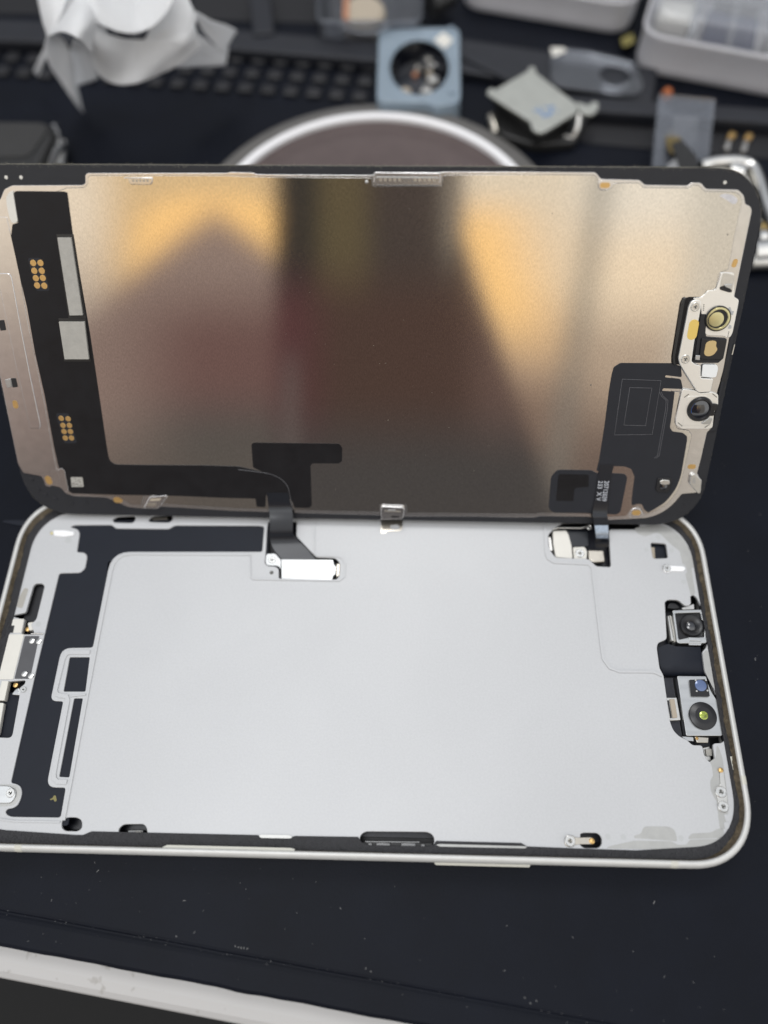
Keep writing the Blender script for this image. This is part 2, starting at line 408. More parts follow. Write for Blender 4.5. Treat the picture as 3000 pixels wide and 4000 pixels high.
# ================================================================== PHONE BODY
PB = thing('opened_phone', 'opened silver phone body lying flat with its bare aluminium mid plate showing', 'phone')
HX, HY, RB = 73.8, 35.8, 12.5
def ring(ins, z, k=0): return [(x, y, z) for x, y in rrect(HX - ins, HY - ins, RB - ins, 16)]
loft('frame', [ring(2.0, .35), ring(.9, .2), ring(.25, .6), ring(0, 1.4), ring(0, 6.6), ring(.12, 7.15), ring(.45, 7.6), ring(.85, 7.8), ring(1.15, 7.72), ring(1.28, 7.45), ring(1.3, 5.0)], M['frame'], PB, smooth=True)
o = plate('back_glass', rrect(HX - 1.9, HY - 1.9, RB - 1.9, 16), .05, 1.0, M['glass'], PB)
# brown glue left on the inner wall of the frame, ragged
def ragged(ins, z, amp, seed):
    rnd = random.Random(seed); out = []
    base = rrect(HX - 1.22, HY - 1.22, RB - 1.22, 16)
    dense = []
    for i in range(len(base)):
        a = Vector(base[i]); b = Vector(base[(i + 1) % len(base)]); n = max(1, int((b - a).length / .35))
        for k in range(n): dense.append(a.lerp(b, k / n))
    for i, p in enumerate(dense):
        side = min(1, max(0, (abs(p.x) - 62) / 9)); near = 1 if p.y < 0 else 1
        w = amp * (.10 + .9 * side) * (.72 + .28 * math.sin(i * .21 + seed) + .12 * math.sin(i * .83) + .22 * rnd.random())
        w += ins - 1.22
        out.append((p.x * (1 - w / abs(HX)), p.y * (1 - w / abs(HY) * .8), z))
    return out
loft('glue_residue', [ragged(1.22, 7.40, 0, 1), ragged(1.30, 7.25, .05, 2), ragged(1.36, 6.75, .30, 2), ragged(1.42, 6.38, .50, 2)], M['glue'], PB)
g_in = rrect(HX - 2.95, HY - 3.5, RB - 2.9, 16, .35)
def gx(px): return B(px, 3290, 6.3)[0]
g_steps = [(gx(290), 3.05), (gx(318), 3.05), (gx(350), 3.7), (gx(1005), 3.75), (gx(1020), 3.5), (gx(1135), 3.5), (gx(1150), 3.75), (gx(1398), 3.85), (gx(1412), 3.0), (gx(1440), 2.55), (gx(1672), 2.55), (gx(1696), 3.0), (gx(1704), 3.5), (gx(2035), 3.5), (gx(2060), 2.95), (gx(2300), 2.8), (gx(2480), 2.75)]
k_ = next(i for i, p in enumerate(g_in) if p[0] > 0 and p[1] < 0 and i > 45)
g_in = g_in[:k_] + [(x, -(HY - i_)) for x, i_ in g_steps] + g_in[k_ + 1:]
_sl = [p for p in g_in]
plate('gasket', rrect(HX - 1.35, HY - 1.35, RB - 1.35, 16), 5.2, 6.36, M['gasket'], PB, holes=[g_in], bev=.04)
# pale strip of bare ledge where the gasket is torn, along the near side
lx0, lx1 = B(625, 3318, 7.4)[0], B(1150, 3330, 7.4)[0]
plate('bare_ledge', fillet([(lx0, -(HY - 1.25)), (lx0 + 1.2, -(HY - 1.75)), (lx1 - .8, -(HY - 1.75)), (lx1, -(HY - 1.6)), (lx1, -(HY - 1.25))], .15), 6.3, 7.35, M['frame_plastic'], PB, bev=.05, label='torn pale strip of bare ledge')
plate('bare_ledge', fillet([B(2852, 2955, 6.4), B(2862, 2955, 6.4), B(2872, 3005, 6.4), B(2864, 3008, 6.4)], .1), 6.3, 6.42, M['frame_plastic'], PB)
prof_f = [(-.02, 1.4), (-.02, 6.6), (.10, 7.17), (.43, 7.62), (.85, 7.825), (1.16, 7.74), (1.27, 7.45)]
def near_line(xa, xb): loft('antenna_line', [[(x, -(HY - i_), z) for i_, z in prof_f] for x in (xa, xb)], M['frame_plastic'], PB, closed=False)
def end_line(ya, yb): loft('antenna_line', [[(HX - i_, y, z) for i_, z in prof_f] for y in (ya, yb)], M['frame_plastic'], PB, closed=False)
for a_, b_ in ((54, 82), (2623, 2652)):
    near_line(B(a_, 3310 + a_ * .026, 7.8)[0], B(b_, 3310 + b_ * .026, 7.8)[0])
end_line(B(2910, 3064, 7.8)[1], B(2910, 3030, 7.8)[1])
plate('side_button', rrect(8.6, .42, .4, 6, B(1888, 3380, 6)[0], -HY - .02), 2.6, 4.6, M['frame_plastic'], PB, bev=.1)

# --- mid plate with its cut-outs
ZP = 6.2
def Bp(pts, z=ZP): return [(*B(p[0], p[1], z), *p[2:]) for p in pts]
C_black = [(272, 2060), (289, 2051), (436, 2050), (452, 2064), (660, 2066), (682, 2052), (1010, 2053), (1032, 2056), (1024, 2155), (800, 2155), (436, 2155, 4.2), (362, 2529), (240, 2531, 2), (196, 2738, 1.6), (246, 2740, .4), (180, 3076, 2.2), (256, 3077), (236, 3193), (90, 3191), (43, 3190), (26, 3182), (20, 3170), (30, 3160), (50, 3157), (68, 3146), (80, 3122), (86, 3095), (80, 3072), (64, 3062), (42, 3058), (145, 2600), (231, 2239), (313, 2237), (332, 2220), (341, 2172), (330, 2158), (300, 2157), (311, 2085), (306, 2070), (289, 2062)]
W1 = [(272, 2567), (350, 2567), (333, 2701), (248, 2701)]
W2 = [(289, 2728), (323, 2728), (270, 3036), (231, 3034)]
H_disp = [(1049, 2036), (1044, 2060), (1038, 2160), (1034, 2201), (1046, 2211), (1075, 2212), (1089, 2222), (1089, 2258), (1100, 2265), (1311, 2266), (1326, 2249), (1328, 2200), (1311, 2180), (1236, 2177), (1157, 2095), (1159, 2036)]
H_conn = [(2165, 2064), (2141, 2089), (2146, 2145), (2170, 2178), (2300, 2183), (2329, 2212), (2387, 2215), (2378, 2068), (2500, 2068), (2500, 2040), (2200, 2040)]
H_sq = [(2541, 2119), (2602, 2123), (2610, 2180), (2551, 2182)]
H_ob = [(2659, 2127), (2690, 2134), (2701, 2197), (2677, 2201)]
H_cam = [(2597, 2351), (2610, 2342), (2650, 2343), (2678, 2368), (2700, 2362), (2697, 2329), (2707, 2322), (2722, 2333), (2740, 2372), (2765, 2503), (2760, 2530), (2743, 2545), (2752, 2620), (2783, 2673), (2827, 2806), (2834, 2885), (2822, 2902), (2784, 2904), (2794, 2976), (2767, 2976), (2751, 2950), (2744, 2911), (2704, 2911), (2685, 2890), (2653, 2876), (2630, 2852), (2618, 2820), (2592, 2636), (2577, 2611), (2566, 2531), (2570, 2511), (2605, 2497)]
H_s1 = [(241, 3205), (262, 3193), (300, 3193), (320, 3205), (320, 3235), (303, 3247), (255, 3246), (241, 3235)]
H_s2 = [(459, 3243), (480, 3220), (565, 3219), (577, 3245), (570, 3278), (480, 3274)]
H_s3 = [(1404, 3285), (1408, 3262), (1428, 3248), (1670, 3250), (1692, 3262), (1699, 3290), (1682, 3312), (1422, 3308)]
H_s4 = [(2265, 3258), (2280, 3253), (2335, 3254), (2351, 3272), (2351, 3299), (2338, 3313), (2281, 3313), (2265, 3300)]
H_t1 = [(439, 2030), (455, 2017), (525, 2013), (530, 2030), (518, 2043), (445, 2041)]
H_t2 = [(578, 2034), (592, 2014), (672, 2010), (676, 2028), (662, 2041), (590, 2039)]
H_l1 = [(130, 2288), (140, 2279), (165, 2279), (174, 2290), (142, 2418), (120, 2440), (136, 2478), (84, 2478), (96, 2420), (54, 2410), (56, 2402), (100, 2393)]
H_l2 = [(-8, 2740), (12, 2664), (100, 2657), (96, 2672), (72, 2690), (76, 2716), (46, 2882, .8), (-20, 2880)]
HOLES = [(C_black, .5), (W1, .25), (W2, .25), (H_disp, .5), (H_conn, .6), (H_sq, .5), (H_ob, .9), (H_cam, .6), (H_s1, .9), (H_s2, .8), (H_s3, .9), (H_s4, .9), (H_t1, .6), (H_t2, .6), (H_l1, .45), (H_l2, .6)]
pm_ = plate_mesh(rrect(HX - 2.0, HY - 2.2, RB - 2.0, 16), [fillet(Bp(h), r) for h, r in HOLES], 5.5, ZP, .10)
# shallow machined seams in the plate (cut as real grooves)
S_main = [(1227, 2036), (1227, 2157), (1239, 2172), (1311, 2173), (1335, 2180), (1347, 2201), (1345, 2254), (1325, 2269), (988, 2263), (978, 2253), (979, 2168), (520, 2166), (486, 2170), (464, 2182), (448, 2202), (438, 2232), (380, 2525), (252, 3205)]
S_right = [(2127, 2050), (2132, 2160), (2140, 2184), (2163, 2198), (2296, 2204), (2312, 2218), (2347, 2520), (2355, 2575), (2380, 2610), (2418, 2624), (2550, 2625), (2585, 2640)]
S_near = [(0, 3200), (60, 3208), (236, 3211)]
S_left = [(80, 3165), (20, 3182)]
plate_o = bm_obj('mid_plate', pm_, M['plate'], PB)
S_trench = [(352, 2549), (274, 2549), (258, 2556), (248, 2576), (218, 2696), (222, 2712), (238, 2718), (262, 2721), (266, 2736), (212, 3020), (213, 3042), (226, 3054), (262, 3055)]
S_brk = [(276, 2721), (336, 2714)]
def groove(o, S, w, d):
    pb = plate_mesh(ribbon_poly([B(x, y) for x, y in S], w), [], ZP - d, ZP + .3)
    c = bm_obj('cutter', pb, M['plate'])
    md = o.modifiers.new('b', 'BOOLEAN'); md.operation = 'DIFFERENCE'; md.object = c; md.solver = 'EXACT'
    bpy.context.view_layer.update()
    me = bpy.data.meshes.new_from_object(o.evaluated_get(bpy.context.evaluated_depsgraph_get()))
    n0 = len(o.data.polygons); a0 = sum(p.area for p in o.data.polygons); a1 = sum(p.area for p in me.polygons)
    o.modifiers.clear(); bpy.data.objects.remove(c)
    ok = n0 < len(me.polygons) and abs(a1 / a0 - 1) < .1
    if ok: o.data = me
    print('GROOVE', len(S), n0, len(me.polygons), round(a1 / a0, 4), ok)
for S, w, d in ((S_main, .30, .3), (S_right, .44, .3), (S_near, .26, .25), (S_trench, .8, .22), (S_brk, .2, .2)): groove(plate_o, S, w, d)
plate('insulation_sheet', fillet(Bp([(-40, 2030), (1050, 2030), (1045, 2175), (420, 2190), (380, 2560), (262, 3225), (-60, 3225), (10, 3040), (30, 3000), (205, 2250), (240, 2080)]), .5), 5.2, 5.92, M['black_sheet'], PB)
plate('logic_board', rrect(HX - 4, HY - 4, RB - 4, 12), 1.2, 3.0, M['board'], PB)
plate('dark_liner', rrect(HX - 1.4, HY - 1.4, RB - 1.4, 12), 1.1, 1.18, M['dark'], PB)

# ridge round the two little windows
def rim(pts, z, r, m, parent, name='rim', closed=True):
    p = fillet(Bp(pts, z), .5) if closed else [B(x, y, z) for x, y in pts]
    return tube(name, [(x, y, z) for x, y in p], r, m, parent, cyclic=closed, res=3)

# dull machined patches
def patch(pts, r=.5, z=ZP, m='plate_dull', h=.02, name='bare_patch', bev=0):
    return plate(name, fillet(Bp(pts), r), z - .05, z + h, M[m], PB, bev=bev)
patch([(2477, 3274), (2477, 3264), (2504, 3257), (2512, 3235), (2522, 3228), (2610, 3228), (2636, 3242), (2648, 3288), (2620, 3284)])
patch([(2477, 3284), (2620, 3286), (2648, 3300), (2680, 3300), (2696, 3280), (2800, 3277), (2830, 3262), (2838, 3300), (2800, 3322), (2480, 3316), (2340, 3314)], .3)
patch([(2684, 3278), (2700, 3256), (2780, 3252), (2800, 3238), (2826, 3236), (2830, 3255), (2812, 3274), (2720, 3276)], .5)
patch([(2772, 2975), (2780, 2990), (2786, 3030), (2774, 3050), (2776, 3086), (2790, 3118), (2800, 3130), (2806, 3190), (2812, 3240), (2836, 3236), (2846, 3150), (2836, 3060), (2822, 2960), (2800, 2900), (2796, 2960)], .4)
patch([(2476, 2064), (2490, 2085), (2520, 2096), (2545, 2088), (2560, 2080), (2580, 2086), (2625, 2130), (2655, 2152), (2668, 2210), (2700, 2330), (2716, 2320), (2700, 2215), (2720, 2220), (2712, 2190), (2670, 2105), (2620, 2062), (2560, 2045)], .5)
patch([(2744, 2556), (2760, 2535), (2775, 2560), (2785, 2640), (2800, 2690), (2785, 2688), (2752, 2620)], .5, z=ZP + .02)
for (px, py) in ((2375, 3268), (2435, 3269), (2660, 3274), (2571, 2098), (2525, 2148), (2624, 2150), (2670, 2272), (2835, 3194), (2836, 3223)):
    c = B(px, py); plate('weld_spot', circ(*c, .5, 16), ZP - .03, ZP + .015, M['mark'], PB)
plate('tab', fillet(Bp([(2826, 3182), (2846, 3180), (2852, 3206), (2836, 3210)]), .2), ZP, ZP + .08, M['plate'], PB, bev=.02)
plate('tab', fillet(Bp([(2826, 3212), (2846, 3208), (2850, 3236), (2832, 3242)]), .3), ZP, ZP + .08, M['plate'], PB, bev=.02)
patch([(1010, 3264), (1025, 3260), (1130, 3262), (1143, 3270), (1135, 3275), (1020, 3273)], .2, z=6.34, m='frame', h=.08)
patch([(1700, 3300), (1720, 3297), (2060, 3306), (2052, 3314), (1720, 3307)], .2, z=6.38, m='plate_dull', h=.05)

# --- screws
def screw(cx, cy, r, z, parent, m='screw', name='screw'):
    s = lathe(name, [(r, z - .3), (r, z + .10), (r * .90, z + .2), (r * .80, z + .2), (r * .76, z + .15), (r * .42, z + .15), (r * .36, z + .02), (0.01, z - .02)], cx, cy, M[m], parent, 28, (True, True))
    a = random.uniform(0, PI)
    for k in range(3):
        aa = a + k * 2 * PI / 3
        q = Vector((math.cos(aa), math.sin(aa))); n = Vector((-q.y, q.x))
        pl = [Vector((cx, cy)) + n * r * .11, Vector((cx, cy)) + n * r * .11 + q * r * .42, Vector((cx, cy)) - n * r * .11 + q * r * .42, Vector((cx, cy)) - n * r * .11]
        plate('recess', [tuple(p) for p in pl], z + .14, z + .158, M['ink_dark'], s)
    return s
def px_r(px, py, pr, z): a = B(px, py, z); b = B(px + pr, py, z); return abs(b[0] - a[0])

# --- display connector with its shield plate
plate('connector_bed', fillet(Bp([(1036, 2190), (1090, 2190), (1330, 2186), (1330, 2268), (1085, 2266)]), .3), 3.0, 4.6, M['dark'], PB)
plate('connector_shield', fillet(Bp([(1098, 2184), (1301, 2186), (1305, 2206), (1313, 2212), (1311, 2242), (1302, 2248), (1297, 2266), (1099, 2260)]), .22), 5.3, 6.15, M['bright'], PB, bev=.08)
tabp = plate('screw_tab', fillet(Bp([(1038, 2168), (1046, 2161), (1074, 2161), (1092, 2180), (1097, 2188), (1096, 2226), (1090, 2212), (1080, 2208), (1044, 2207), (1037, 2200)]), .25), 5.2, 6.0, M['bright'], PB, bev=.05)
plate('clip_end', fillet(Bp([(1315, 2204), (1327, 2200), (1325, 2248), (1314, 2252)]), .15), 5.2, 6.1, M['steel_warm'], PB, bev=.05)
c = B(1063, 2186); screw(c[0], c[1], .75, 5.95, PB)
c = B(1061, 2237); lathe('screw_hole', [(.42, ZP + .012), (.36, ZP + .03), (.2, ZP + .02), (.01, ZP + .015)], c[0], c[1], M['ink_dark'], PB, 20)

# --- second connector by the far right corner
plate('connector_shield', fillet(Bp([(2161, 2072), (2214, 2070), (2222, 2086), (2234, 2130), (2238, 2180), (2172, 2174), (2162, 2120)]), .35), 4.6, 5.9, M['cream'], PB, bev=.06)
plate('connector_shield', fillet(Bp([(2240, 2134), (2285, 2132), (2296, 2150), (2293, 2182), (2245, 2182)]), .3), 4.8, 5.7, M['cream'], PB, bev=.06)
plate('clip_end', fillet(Bp([(2143, 2095), (2152, 2098), (2160, 2150), (2148, 2148)]), .15), 4.8, 6.0, M['steel'], PB, bev=.05)
c = B(2267, 2158); screw(c[0], c[1], .98, 5.65, PB)
plate('small_board', fillet(Bp([(2220, 2070), (2300, 2072), (2300, 2130), (2226, 2132)]), .2), 5.0, 5.75, M['cable'], PB, bev=.05)
plate('metal_can', fillet(Bp([(2300, 2140), (2364, 2142), (2370, 2188), (2320, 2192), (2302, 2178)]), .4), 4.0, 5.3, M['steel_warm'], PB, bev=.3)
pts = [(2158, 2068), (2180, 2062), (2270, 2063), (2292, 2056)]
tube('spring_wire', [(*B(x, y, 6.35), 6.35) for x, y in pts], .16, M['steel'], PB, res=4)
c = B(2301, 2060, 6.4); lathe('ring_terminal', [(.25, 6.3), (.5, 6.35), (.55, 6.55), (.4, 6.62), (.25, 6.55)], c[0], c[1], M['steel'], PB, 20, (False, False))
# square window and oblong slot
plate('sensor_face', Bp([(2546, 2120), (2606, 2122), (2612, 2182), (2552, 2184)]), 4.0, 5.0, M['black_sheet'], PB)
plate('copper_tape', Bp([(2543, 2130), (2562, 2132), (2566, 2184), (2552, 2184)]), 5.0, 5.2, M['beige'], PB)
plate('spring_leaf', fillet(Bp([(2672, 2172), (2694, 2164), (2700, 2184), (2680, 2192)]), .2), 4.5, 5.3, M['steel_warm'], PB, bev=.1)
# grounding clip near the far right corner
patch([(2573, 2215), (2584, 2200), (2640, 2196), (2678, 2205), (2684, 2235), (2676, 2245), (2600, 2240), (2580, 2235)], .8, h=.03, m='plate')
plate('grounding_clip', fillet(Bp([(2588, 2206), (2620, 2211), (2668, 2213), (2678, 2222), (2668, 2234), (2620, 2232), (2606, 2240), (2590, 2234)]), .5), ZP, ZP + .28, M['clip_white'], PB, bev=.1)
c = B(2603, 2221); screw(c[0], c[1], .85, ZP + .25, PB)
# same sort of clip near the far left corner
plate('grounding_clip', fillet(Bp([(207, 2077), (214, 2072), (255, 2072), (292, 2079), (290, 2092), (252, 2098), (212, 2094)]), .35), ZP, ZP + .25, M['clip_white'], PB, bev=.1)
c = B(203, 2083); lathe('gold_tip', [(.35, ZP), (.32, ZP + .2), (.15, ZP + .32), (.01, ZP + .34)], c[0], c[1], M['gold_pale'], PB, 16)
c = B(267, 2110); lathe('screw_hole', [(.75, ZP + .012), (.6, ZP + .02), (.01, ZP + .015)], c[0], c[1], M['mark'], PB, 24)

# --- camera nearest the far side
cam = plate('front_camera', fillet(Bp([(2627, 2383), (2743, 2380), (2768, 2502), (2758, 2512), (2652, 2513), (2644, 2505)]), .35), 3.0, 6.15, M['bright'], PB, bev=.12,
            holes=[fillet(Bp([(2638, 2395), (2736, 2392), (2742, 2420), (2749, 2424), (2752, 2452), (2751, 2488), (2688, 2490), (2652, 2498)]), .2)])
plate('well', Bp([(2630, 2388), (2742, 2386), (2762, 2500), (2650, 2506)]), 3.0, 5.2, M['lens_barrel'], cam)
c = B(2704, 2441, 6.0); R_ = px_r(2704, 2441, 45, 6.0)
lathe('lens_barrel', [(R_, 4.9), (R_, 5.75), (R_ * .93, 5.95), (R_ * .78, 5.95), (R_ * .42, 5.45), (R_ * .40, 5.40)], c[0], c[1], M['lens_barrel'], cam, 44, (True, False))
lathe('lens', [(R_ * .42, 5.42), (R_ * .3, 5.56), (R_ * .15, 5.63), (.01, 5.65)], c[0], c[1], M['lens'], cam, 32)
plate('latch', fillet(Bp([(2688, 2490), (2730, 2492), (2740, 2498), (2738, 2506), (2692, 2503)]), .1), 6.1, 6.4, M['bright'], cam, bev=.06)
plate('latch', fillet(Bp([(2690, 2508), (2744, 2510), (2738, 2520), (2694, 2519)]), .1), 5.6, 6.05, M['bright'], cam, bev=.06)
plate('latch', fillet(Bp([(2668, 2371), (2715, 2355), (2717, 2376), (2670, 2378)]), .1), 4.8, 5.6, M['steel'], cam, bev=.06)
plate('side_spring', fillet(Bp([(2606, 2402), (2620, 2400), (2639, 2500), (2621, 2504)]), .2), 4.2, 5.8, M['steel'], cam, bev=.25)
plate('side_spring', fillet(Bp([(2621, 2400), (2627, 2400), (2646, 2500), (2640, 2504)]), .1), 4.0, 5.4, M['cream'], cam, bev=.05)
plate('flash_block', fillet(Bp([(2622, 2345), (2648, 2347), (2670, 2370), (2640, 2372), (2612, 2368)]), .4), 3.0, 5.0, M['dark'], PB, bev=.2)
# ribbon between the two cameras
loft('camera_ribbon', [[(*B(x, y, z), z) for x, y, z in r] for r in (
    [(2570, 2530, 5.2), (2610, 2515, 5.5), (2640, 2525, 5.9), (2720, 2528, 5.9), (2735, 2526, 5.7)],
    [(2575, 2590, 5.1), (2600, 2600, 5.4), (2630, 2580, 5.9), (2728, 2578, 5.9), (2745, 2574, 5.7)],
    [(2590, 2632, 4.9), (2600, 2622, 5.2), (2640, 2618, 5.8), (2745, 2620, 5.8), (2760, 2622, 5.6)],
    [(2595, 2636, 4.2), (2600, 2640, 4.2), (2640, 2640, 4.4), (2750, 2644, 4.4), (2765, 2644, 4.3)])], M['black_sheet'], PB, closed=False, smooth=True)
# --- the longer sensor block with its two eyes
cam2 = plate('sensor_block', fillet(Bp([(2646, 2639), (2760, 2640), (2768, 2670), (2780, 2700), (2803, 2735), (2826, 2870), (2820, 2874), (2682, 2874)]), .35), 2.5, 6.0, M['bright'], PB, bev=.10)
plate('infrared_housing', fillet(Bp([(2692, 2656), (2760, 2654), (2771, 2720), (2766, 2722), (2700, 2721)]), .12), 5.8, 6.5, M['lens_barrel'], cam2, bev=.08)
c = B(2737, 2678, 6.5); R_ = px_r(2737, 2678, 22, 6.5)
lathe('infrared_lens', [(R_ * 1.05, 6.45), (R_, 6.62), (R_ * .6, 6.72), (.01, 6.75)], c[0], c[1], M['ir_lens'], cam2, 30)
for (px, py) in ((2717, 2658), (2757, 2657), (2721, 2700), (2763, 2698)):
    q = B(px, py, 6.5); plate('corner_stud', circ(*q, .17, 12), 6.4, 6.62, M['steel'], cam2)
c = B(2746, 2796, 6.3); R_ = px_r(2746, 2796, 54, 6.3)
lathe('lens_barrel', [(R_, 5.9), (R_, 6.3), (R_ * .96, 6.45), (R_ * .62, 6.75), (R_ * .58, 6.76), (R_ * .30, 6.7)], c[0], c[1], M['lens_barrel'], cam2, 48, (True, False))
lathe('lens', [(R_ * .31, 6.69), (R_ * .22, 6.76), (R_ * .1, 6.8), (.01, 6.805)], c[0], c[1], M['green_glint'], cam2, 28)
plate('coil_housing', fillet(Bp([(2606, 2721), (2650, 2721), (2666, 2810), (2622, 2812)]), .2), 3.0, 5.3, M['steel'], cam2, bev=.1)
plate('coil', fillet(Bp([(2620, 2728), (2640, 2727), (2652, 2800), (2632, 2803)]), .2), 5.2, 5.5, M['beige'], cam2, bev=.1)
plate('coil', fillet(Bp([(2612, 2732), (2618, 2732), (2630, 2802), (2624, 2802)]), .1), 5.2, 5.45, M['dark'], cam2, bev=.02)
plate('gold_latch', fillet(Bp([(2716, 2876), (2772, 2880), (2770, 2900), (2726, 2900)]), .1), 4.8, 5.8, M['steel_warm'], cam2, bev=.1)
c = B(2723, 2884, 5.9); lathe('gold_tip', [(.3, 5.6), (.3, 5.85), (.1, 6.0), (.01, 6.0)], c[0], c[1], M['gold'], cam2, 14)
plate('bright_leaf', fillet(Bp([(2662, 2874), (2712, 2878), (2714, 2894), (2690, 2892)]), .15), 5.0, 5.7, M['bright'], cam2, bev=.05)
plate('slot_block', fillet(Bp([(2752, 2916), (2786, 2910), (2792, 2970), (2768, 2974)]), .2), 3.0, 4.8, M['steel'], PB, bev=.2)
plate('slot_block', fillet(Bp([(2764, 2922), (2788, 2922), (2790, 2950), (2768, 2950)]), .1), 4.8, 5.2, M['chip_grey'], PB, bev=.05)
plate('board_shield', Bp([(2590, 2640), (2640, 2640), (2680, 2880), (2630, 2880)]), 3.0, 4.3, M['board'], PB)

# --- antenna clip with two screws at the near right corner
plate('antenna_strip', fillet(Bp([(2810, 3015), (2826, 3014), (2832, 3070), (2840, 3110), (2836, 3168), (2806, 3160), (2802, 3120), (2796, 3096), (2800, 3072), (2812, 3066)]), .35), ZP, ZP + .22, M['steel'], PB, bev=.06)
c = B(2814, 3094); screw(c[0], c[1], 1.05, ZP + .2, PB)
c = B(2823, 3151); screw(c[0], c[1], 1.0, ZP + .2, PB)
c = B(2817, 3008, 6.6); lathe('gold_tip', [(.4, ZP), (.45, ZP + .35), (.2, ZP + .5), (.01, ZP + .5)], c[0], c[1], M['gold'], PB, 18)
# spring clip over the slot at the near side
patch([(2190, 3320), (2192, 3262), (2206, 3252), (2268, 3250), (2262, 3312), (2225, 3318)], .6, h=.03, m='plate')
plate('spring_clip', fillet(Bp([(2204, 3276), (2216, 3262), (2234, 3262), (2246, 3272), (2316, 3271), (2320, 3298), (2250, 3298), (2236, 3308), (2214, 3308), (2204, 3296)]), .45), ZP + .05, ZP + .27, M['steel_warm'], PB, bev=.06)
c = B(2225, 3285); screw(c[0], c[1], .98, ZP + .25, PB)
c = B(2313, 3285, 6.7); lathe('gold_tip', [(.5, ZP + .1), (.5, ZP + .4), (.25, ZP + .55), (.01, ZP + .55)], c[0], c[1], M['gold'], PB, 18)
# contact spring in the long near slot
plate('spring_bar', Bp([(1416, 3290), (1690, 3294), (1684, 3316), (1420, 3310)]), 2.5, 4.6, M['black_plastic'], PB)
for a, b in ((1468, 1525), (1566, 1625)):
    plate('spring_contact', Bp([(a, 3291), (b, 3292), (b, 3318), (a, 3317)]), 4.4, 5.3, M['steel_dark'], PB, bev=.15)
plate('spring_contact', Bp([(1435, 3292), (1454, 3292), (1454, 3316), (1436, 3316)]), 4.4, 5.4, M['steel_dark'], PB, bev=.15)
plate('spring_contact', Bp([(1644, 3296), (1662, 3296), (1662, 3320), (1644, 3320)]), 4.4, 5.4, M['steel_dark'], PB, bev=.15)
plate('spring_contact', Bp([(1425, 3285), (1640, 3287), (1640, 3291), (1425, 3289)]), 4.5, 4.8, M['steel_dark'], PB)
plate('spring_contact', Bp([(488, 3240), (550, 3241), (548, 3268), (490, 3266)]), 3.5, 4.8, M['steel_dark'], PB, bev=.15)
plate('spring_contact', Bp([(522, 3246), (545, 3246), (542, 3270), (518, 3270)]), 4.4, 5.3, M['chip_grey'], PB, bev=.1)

# --- charging port end, left
port = plate('port_module', fillet(Bp([(97, 2484), (154, 2484), (118, 2652), (56, 2652)]), .2), 3.0, 6.24, M['chip_grey'], PB, bev=.05)
port.data.materials[0] = mat('dark grey port cover', (.10, .10, .105), .4, .5, noise=.06)
for (px, py) in ((124, 2503), (151, 2505), (95, 2632), (120, 2640)):
    c = B(px, py, 6.4); lathe('rivet', [(.62, 6.2), (.55, 6.42), (.3, 6.52), (.01, 6.54)], c[0], c[1], M['screw'], port, 18)
plate('port_strip', fillet(Bp([(28, 2478), (95, 2478), (52, 2654), (-20, 2654)]), .1), 3.0, 6.34, M['cream'], PB, bev=.05)
plate('port_strip', fillet(Bp([(50, 2418), (95, 2418), (84, 2472), (30, 2472)]), .1), 5.0, 6.3, M['cream'], PB, bev=.05)
plate('port_slot', Bp([(44, 2444), (58, 2444), (52, 2472), (36, 2472)]), 6.2, 6.32, M['dark'], PB)
c = B(108, 2458, 5.5); lathe('gold_tip', [(.5, 4.8), (.45, 5.6), (.2, 5.7), (.01, 5.7)], c[0], c[1], M['gold'], PB, 16)
plate('contact_block', fillet(Bp([(104, 2430), (132, 2426), (140, 2455), (110, 2462)]), .3), 4.0, 5.9, M['cream'], PB, bev=.15)
c = B(150, 2438); lathe('screw_hole', [(.55, ZP + .012), (.4, ZP + .02), (.01, ZP + .015)], c[0], c[1], M['mark'], PB, 20)
tube('spring_wire', [(*B(x, y, 6.35), 6.35) for x, y in ((122, 2476), (140, 2474), (168, 2476))], .14, M['steel'], PB, res=4)
plate('speaker_mesh', fillet(Bp([(96, 2296), (112, 2300), (88, 2376), (64, 2372), (76, 2330)]), .4), ZP - .02, ZP + .02, M['chip_grey'], PB)
plate('speaker_body', Bp([(110, 2270), (190, 2270), (140, 2420), (80, 2420)]), 3.0, 4.9, M['lens_barrel'], PB)
plate('contact_block', fillet(Bp([(58, 2690), (72, 2684), (76, 2716), (40, 2712)]), .3), 4.0, 5.9, M['bright'], PB, bev=.15)
c = B(60, 2676, 5.6); lathe('gold_tip', [(.5, 4.8), (.45, 5.6), (.2, 5.7), (.01, 5.7)], c[0], c[1], M['gold'], PB, 16)
plate('port_strip', fillet(Bp([(8, 2660), (34, 2660), (18, 2736), (-12, 2736)]), .1), 5.0, 6.3, M['cream'], PB, bev=.05)
plate('port_strip', fillet(Bp([(-60, 2742), (14, 2745), (-8, 2870), (-60, 2870)]), .3), 5.0, 6.1, M['cream'], PB, bev=.1)
plate('speaker_body', Bp([(-60, 2700), (76, 2700), (50, 2890), (-60, 2890)]), 3.0, 4.9, M['black_sheet'], PB)
c = B(93, 2694); screw(c[0], c[1], .55, ZP + .1, PB)
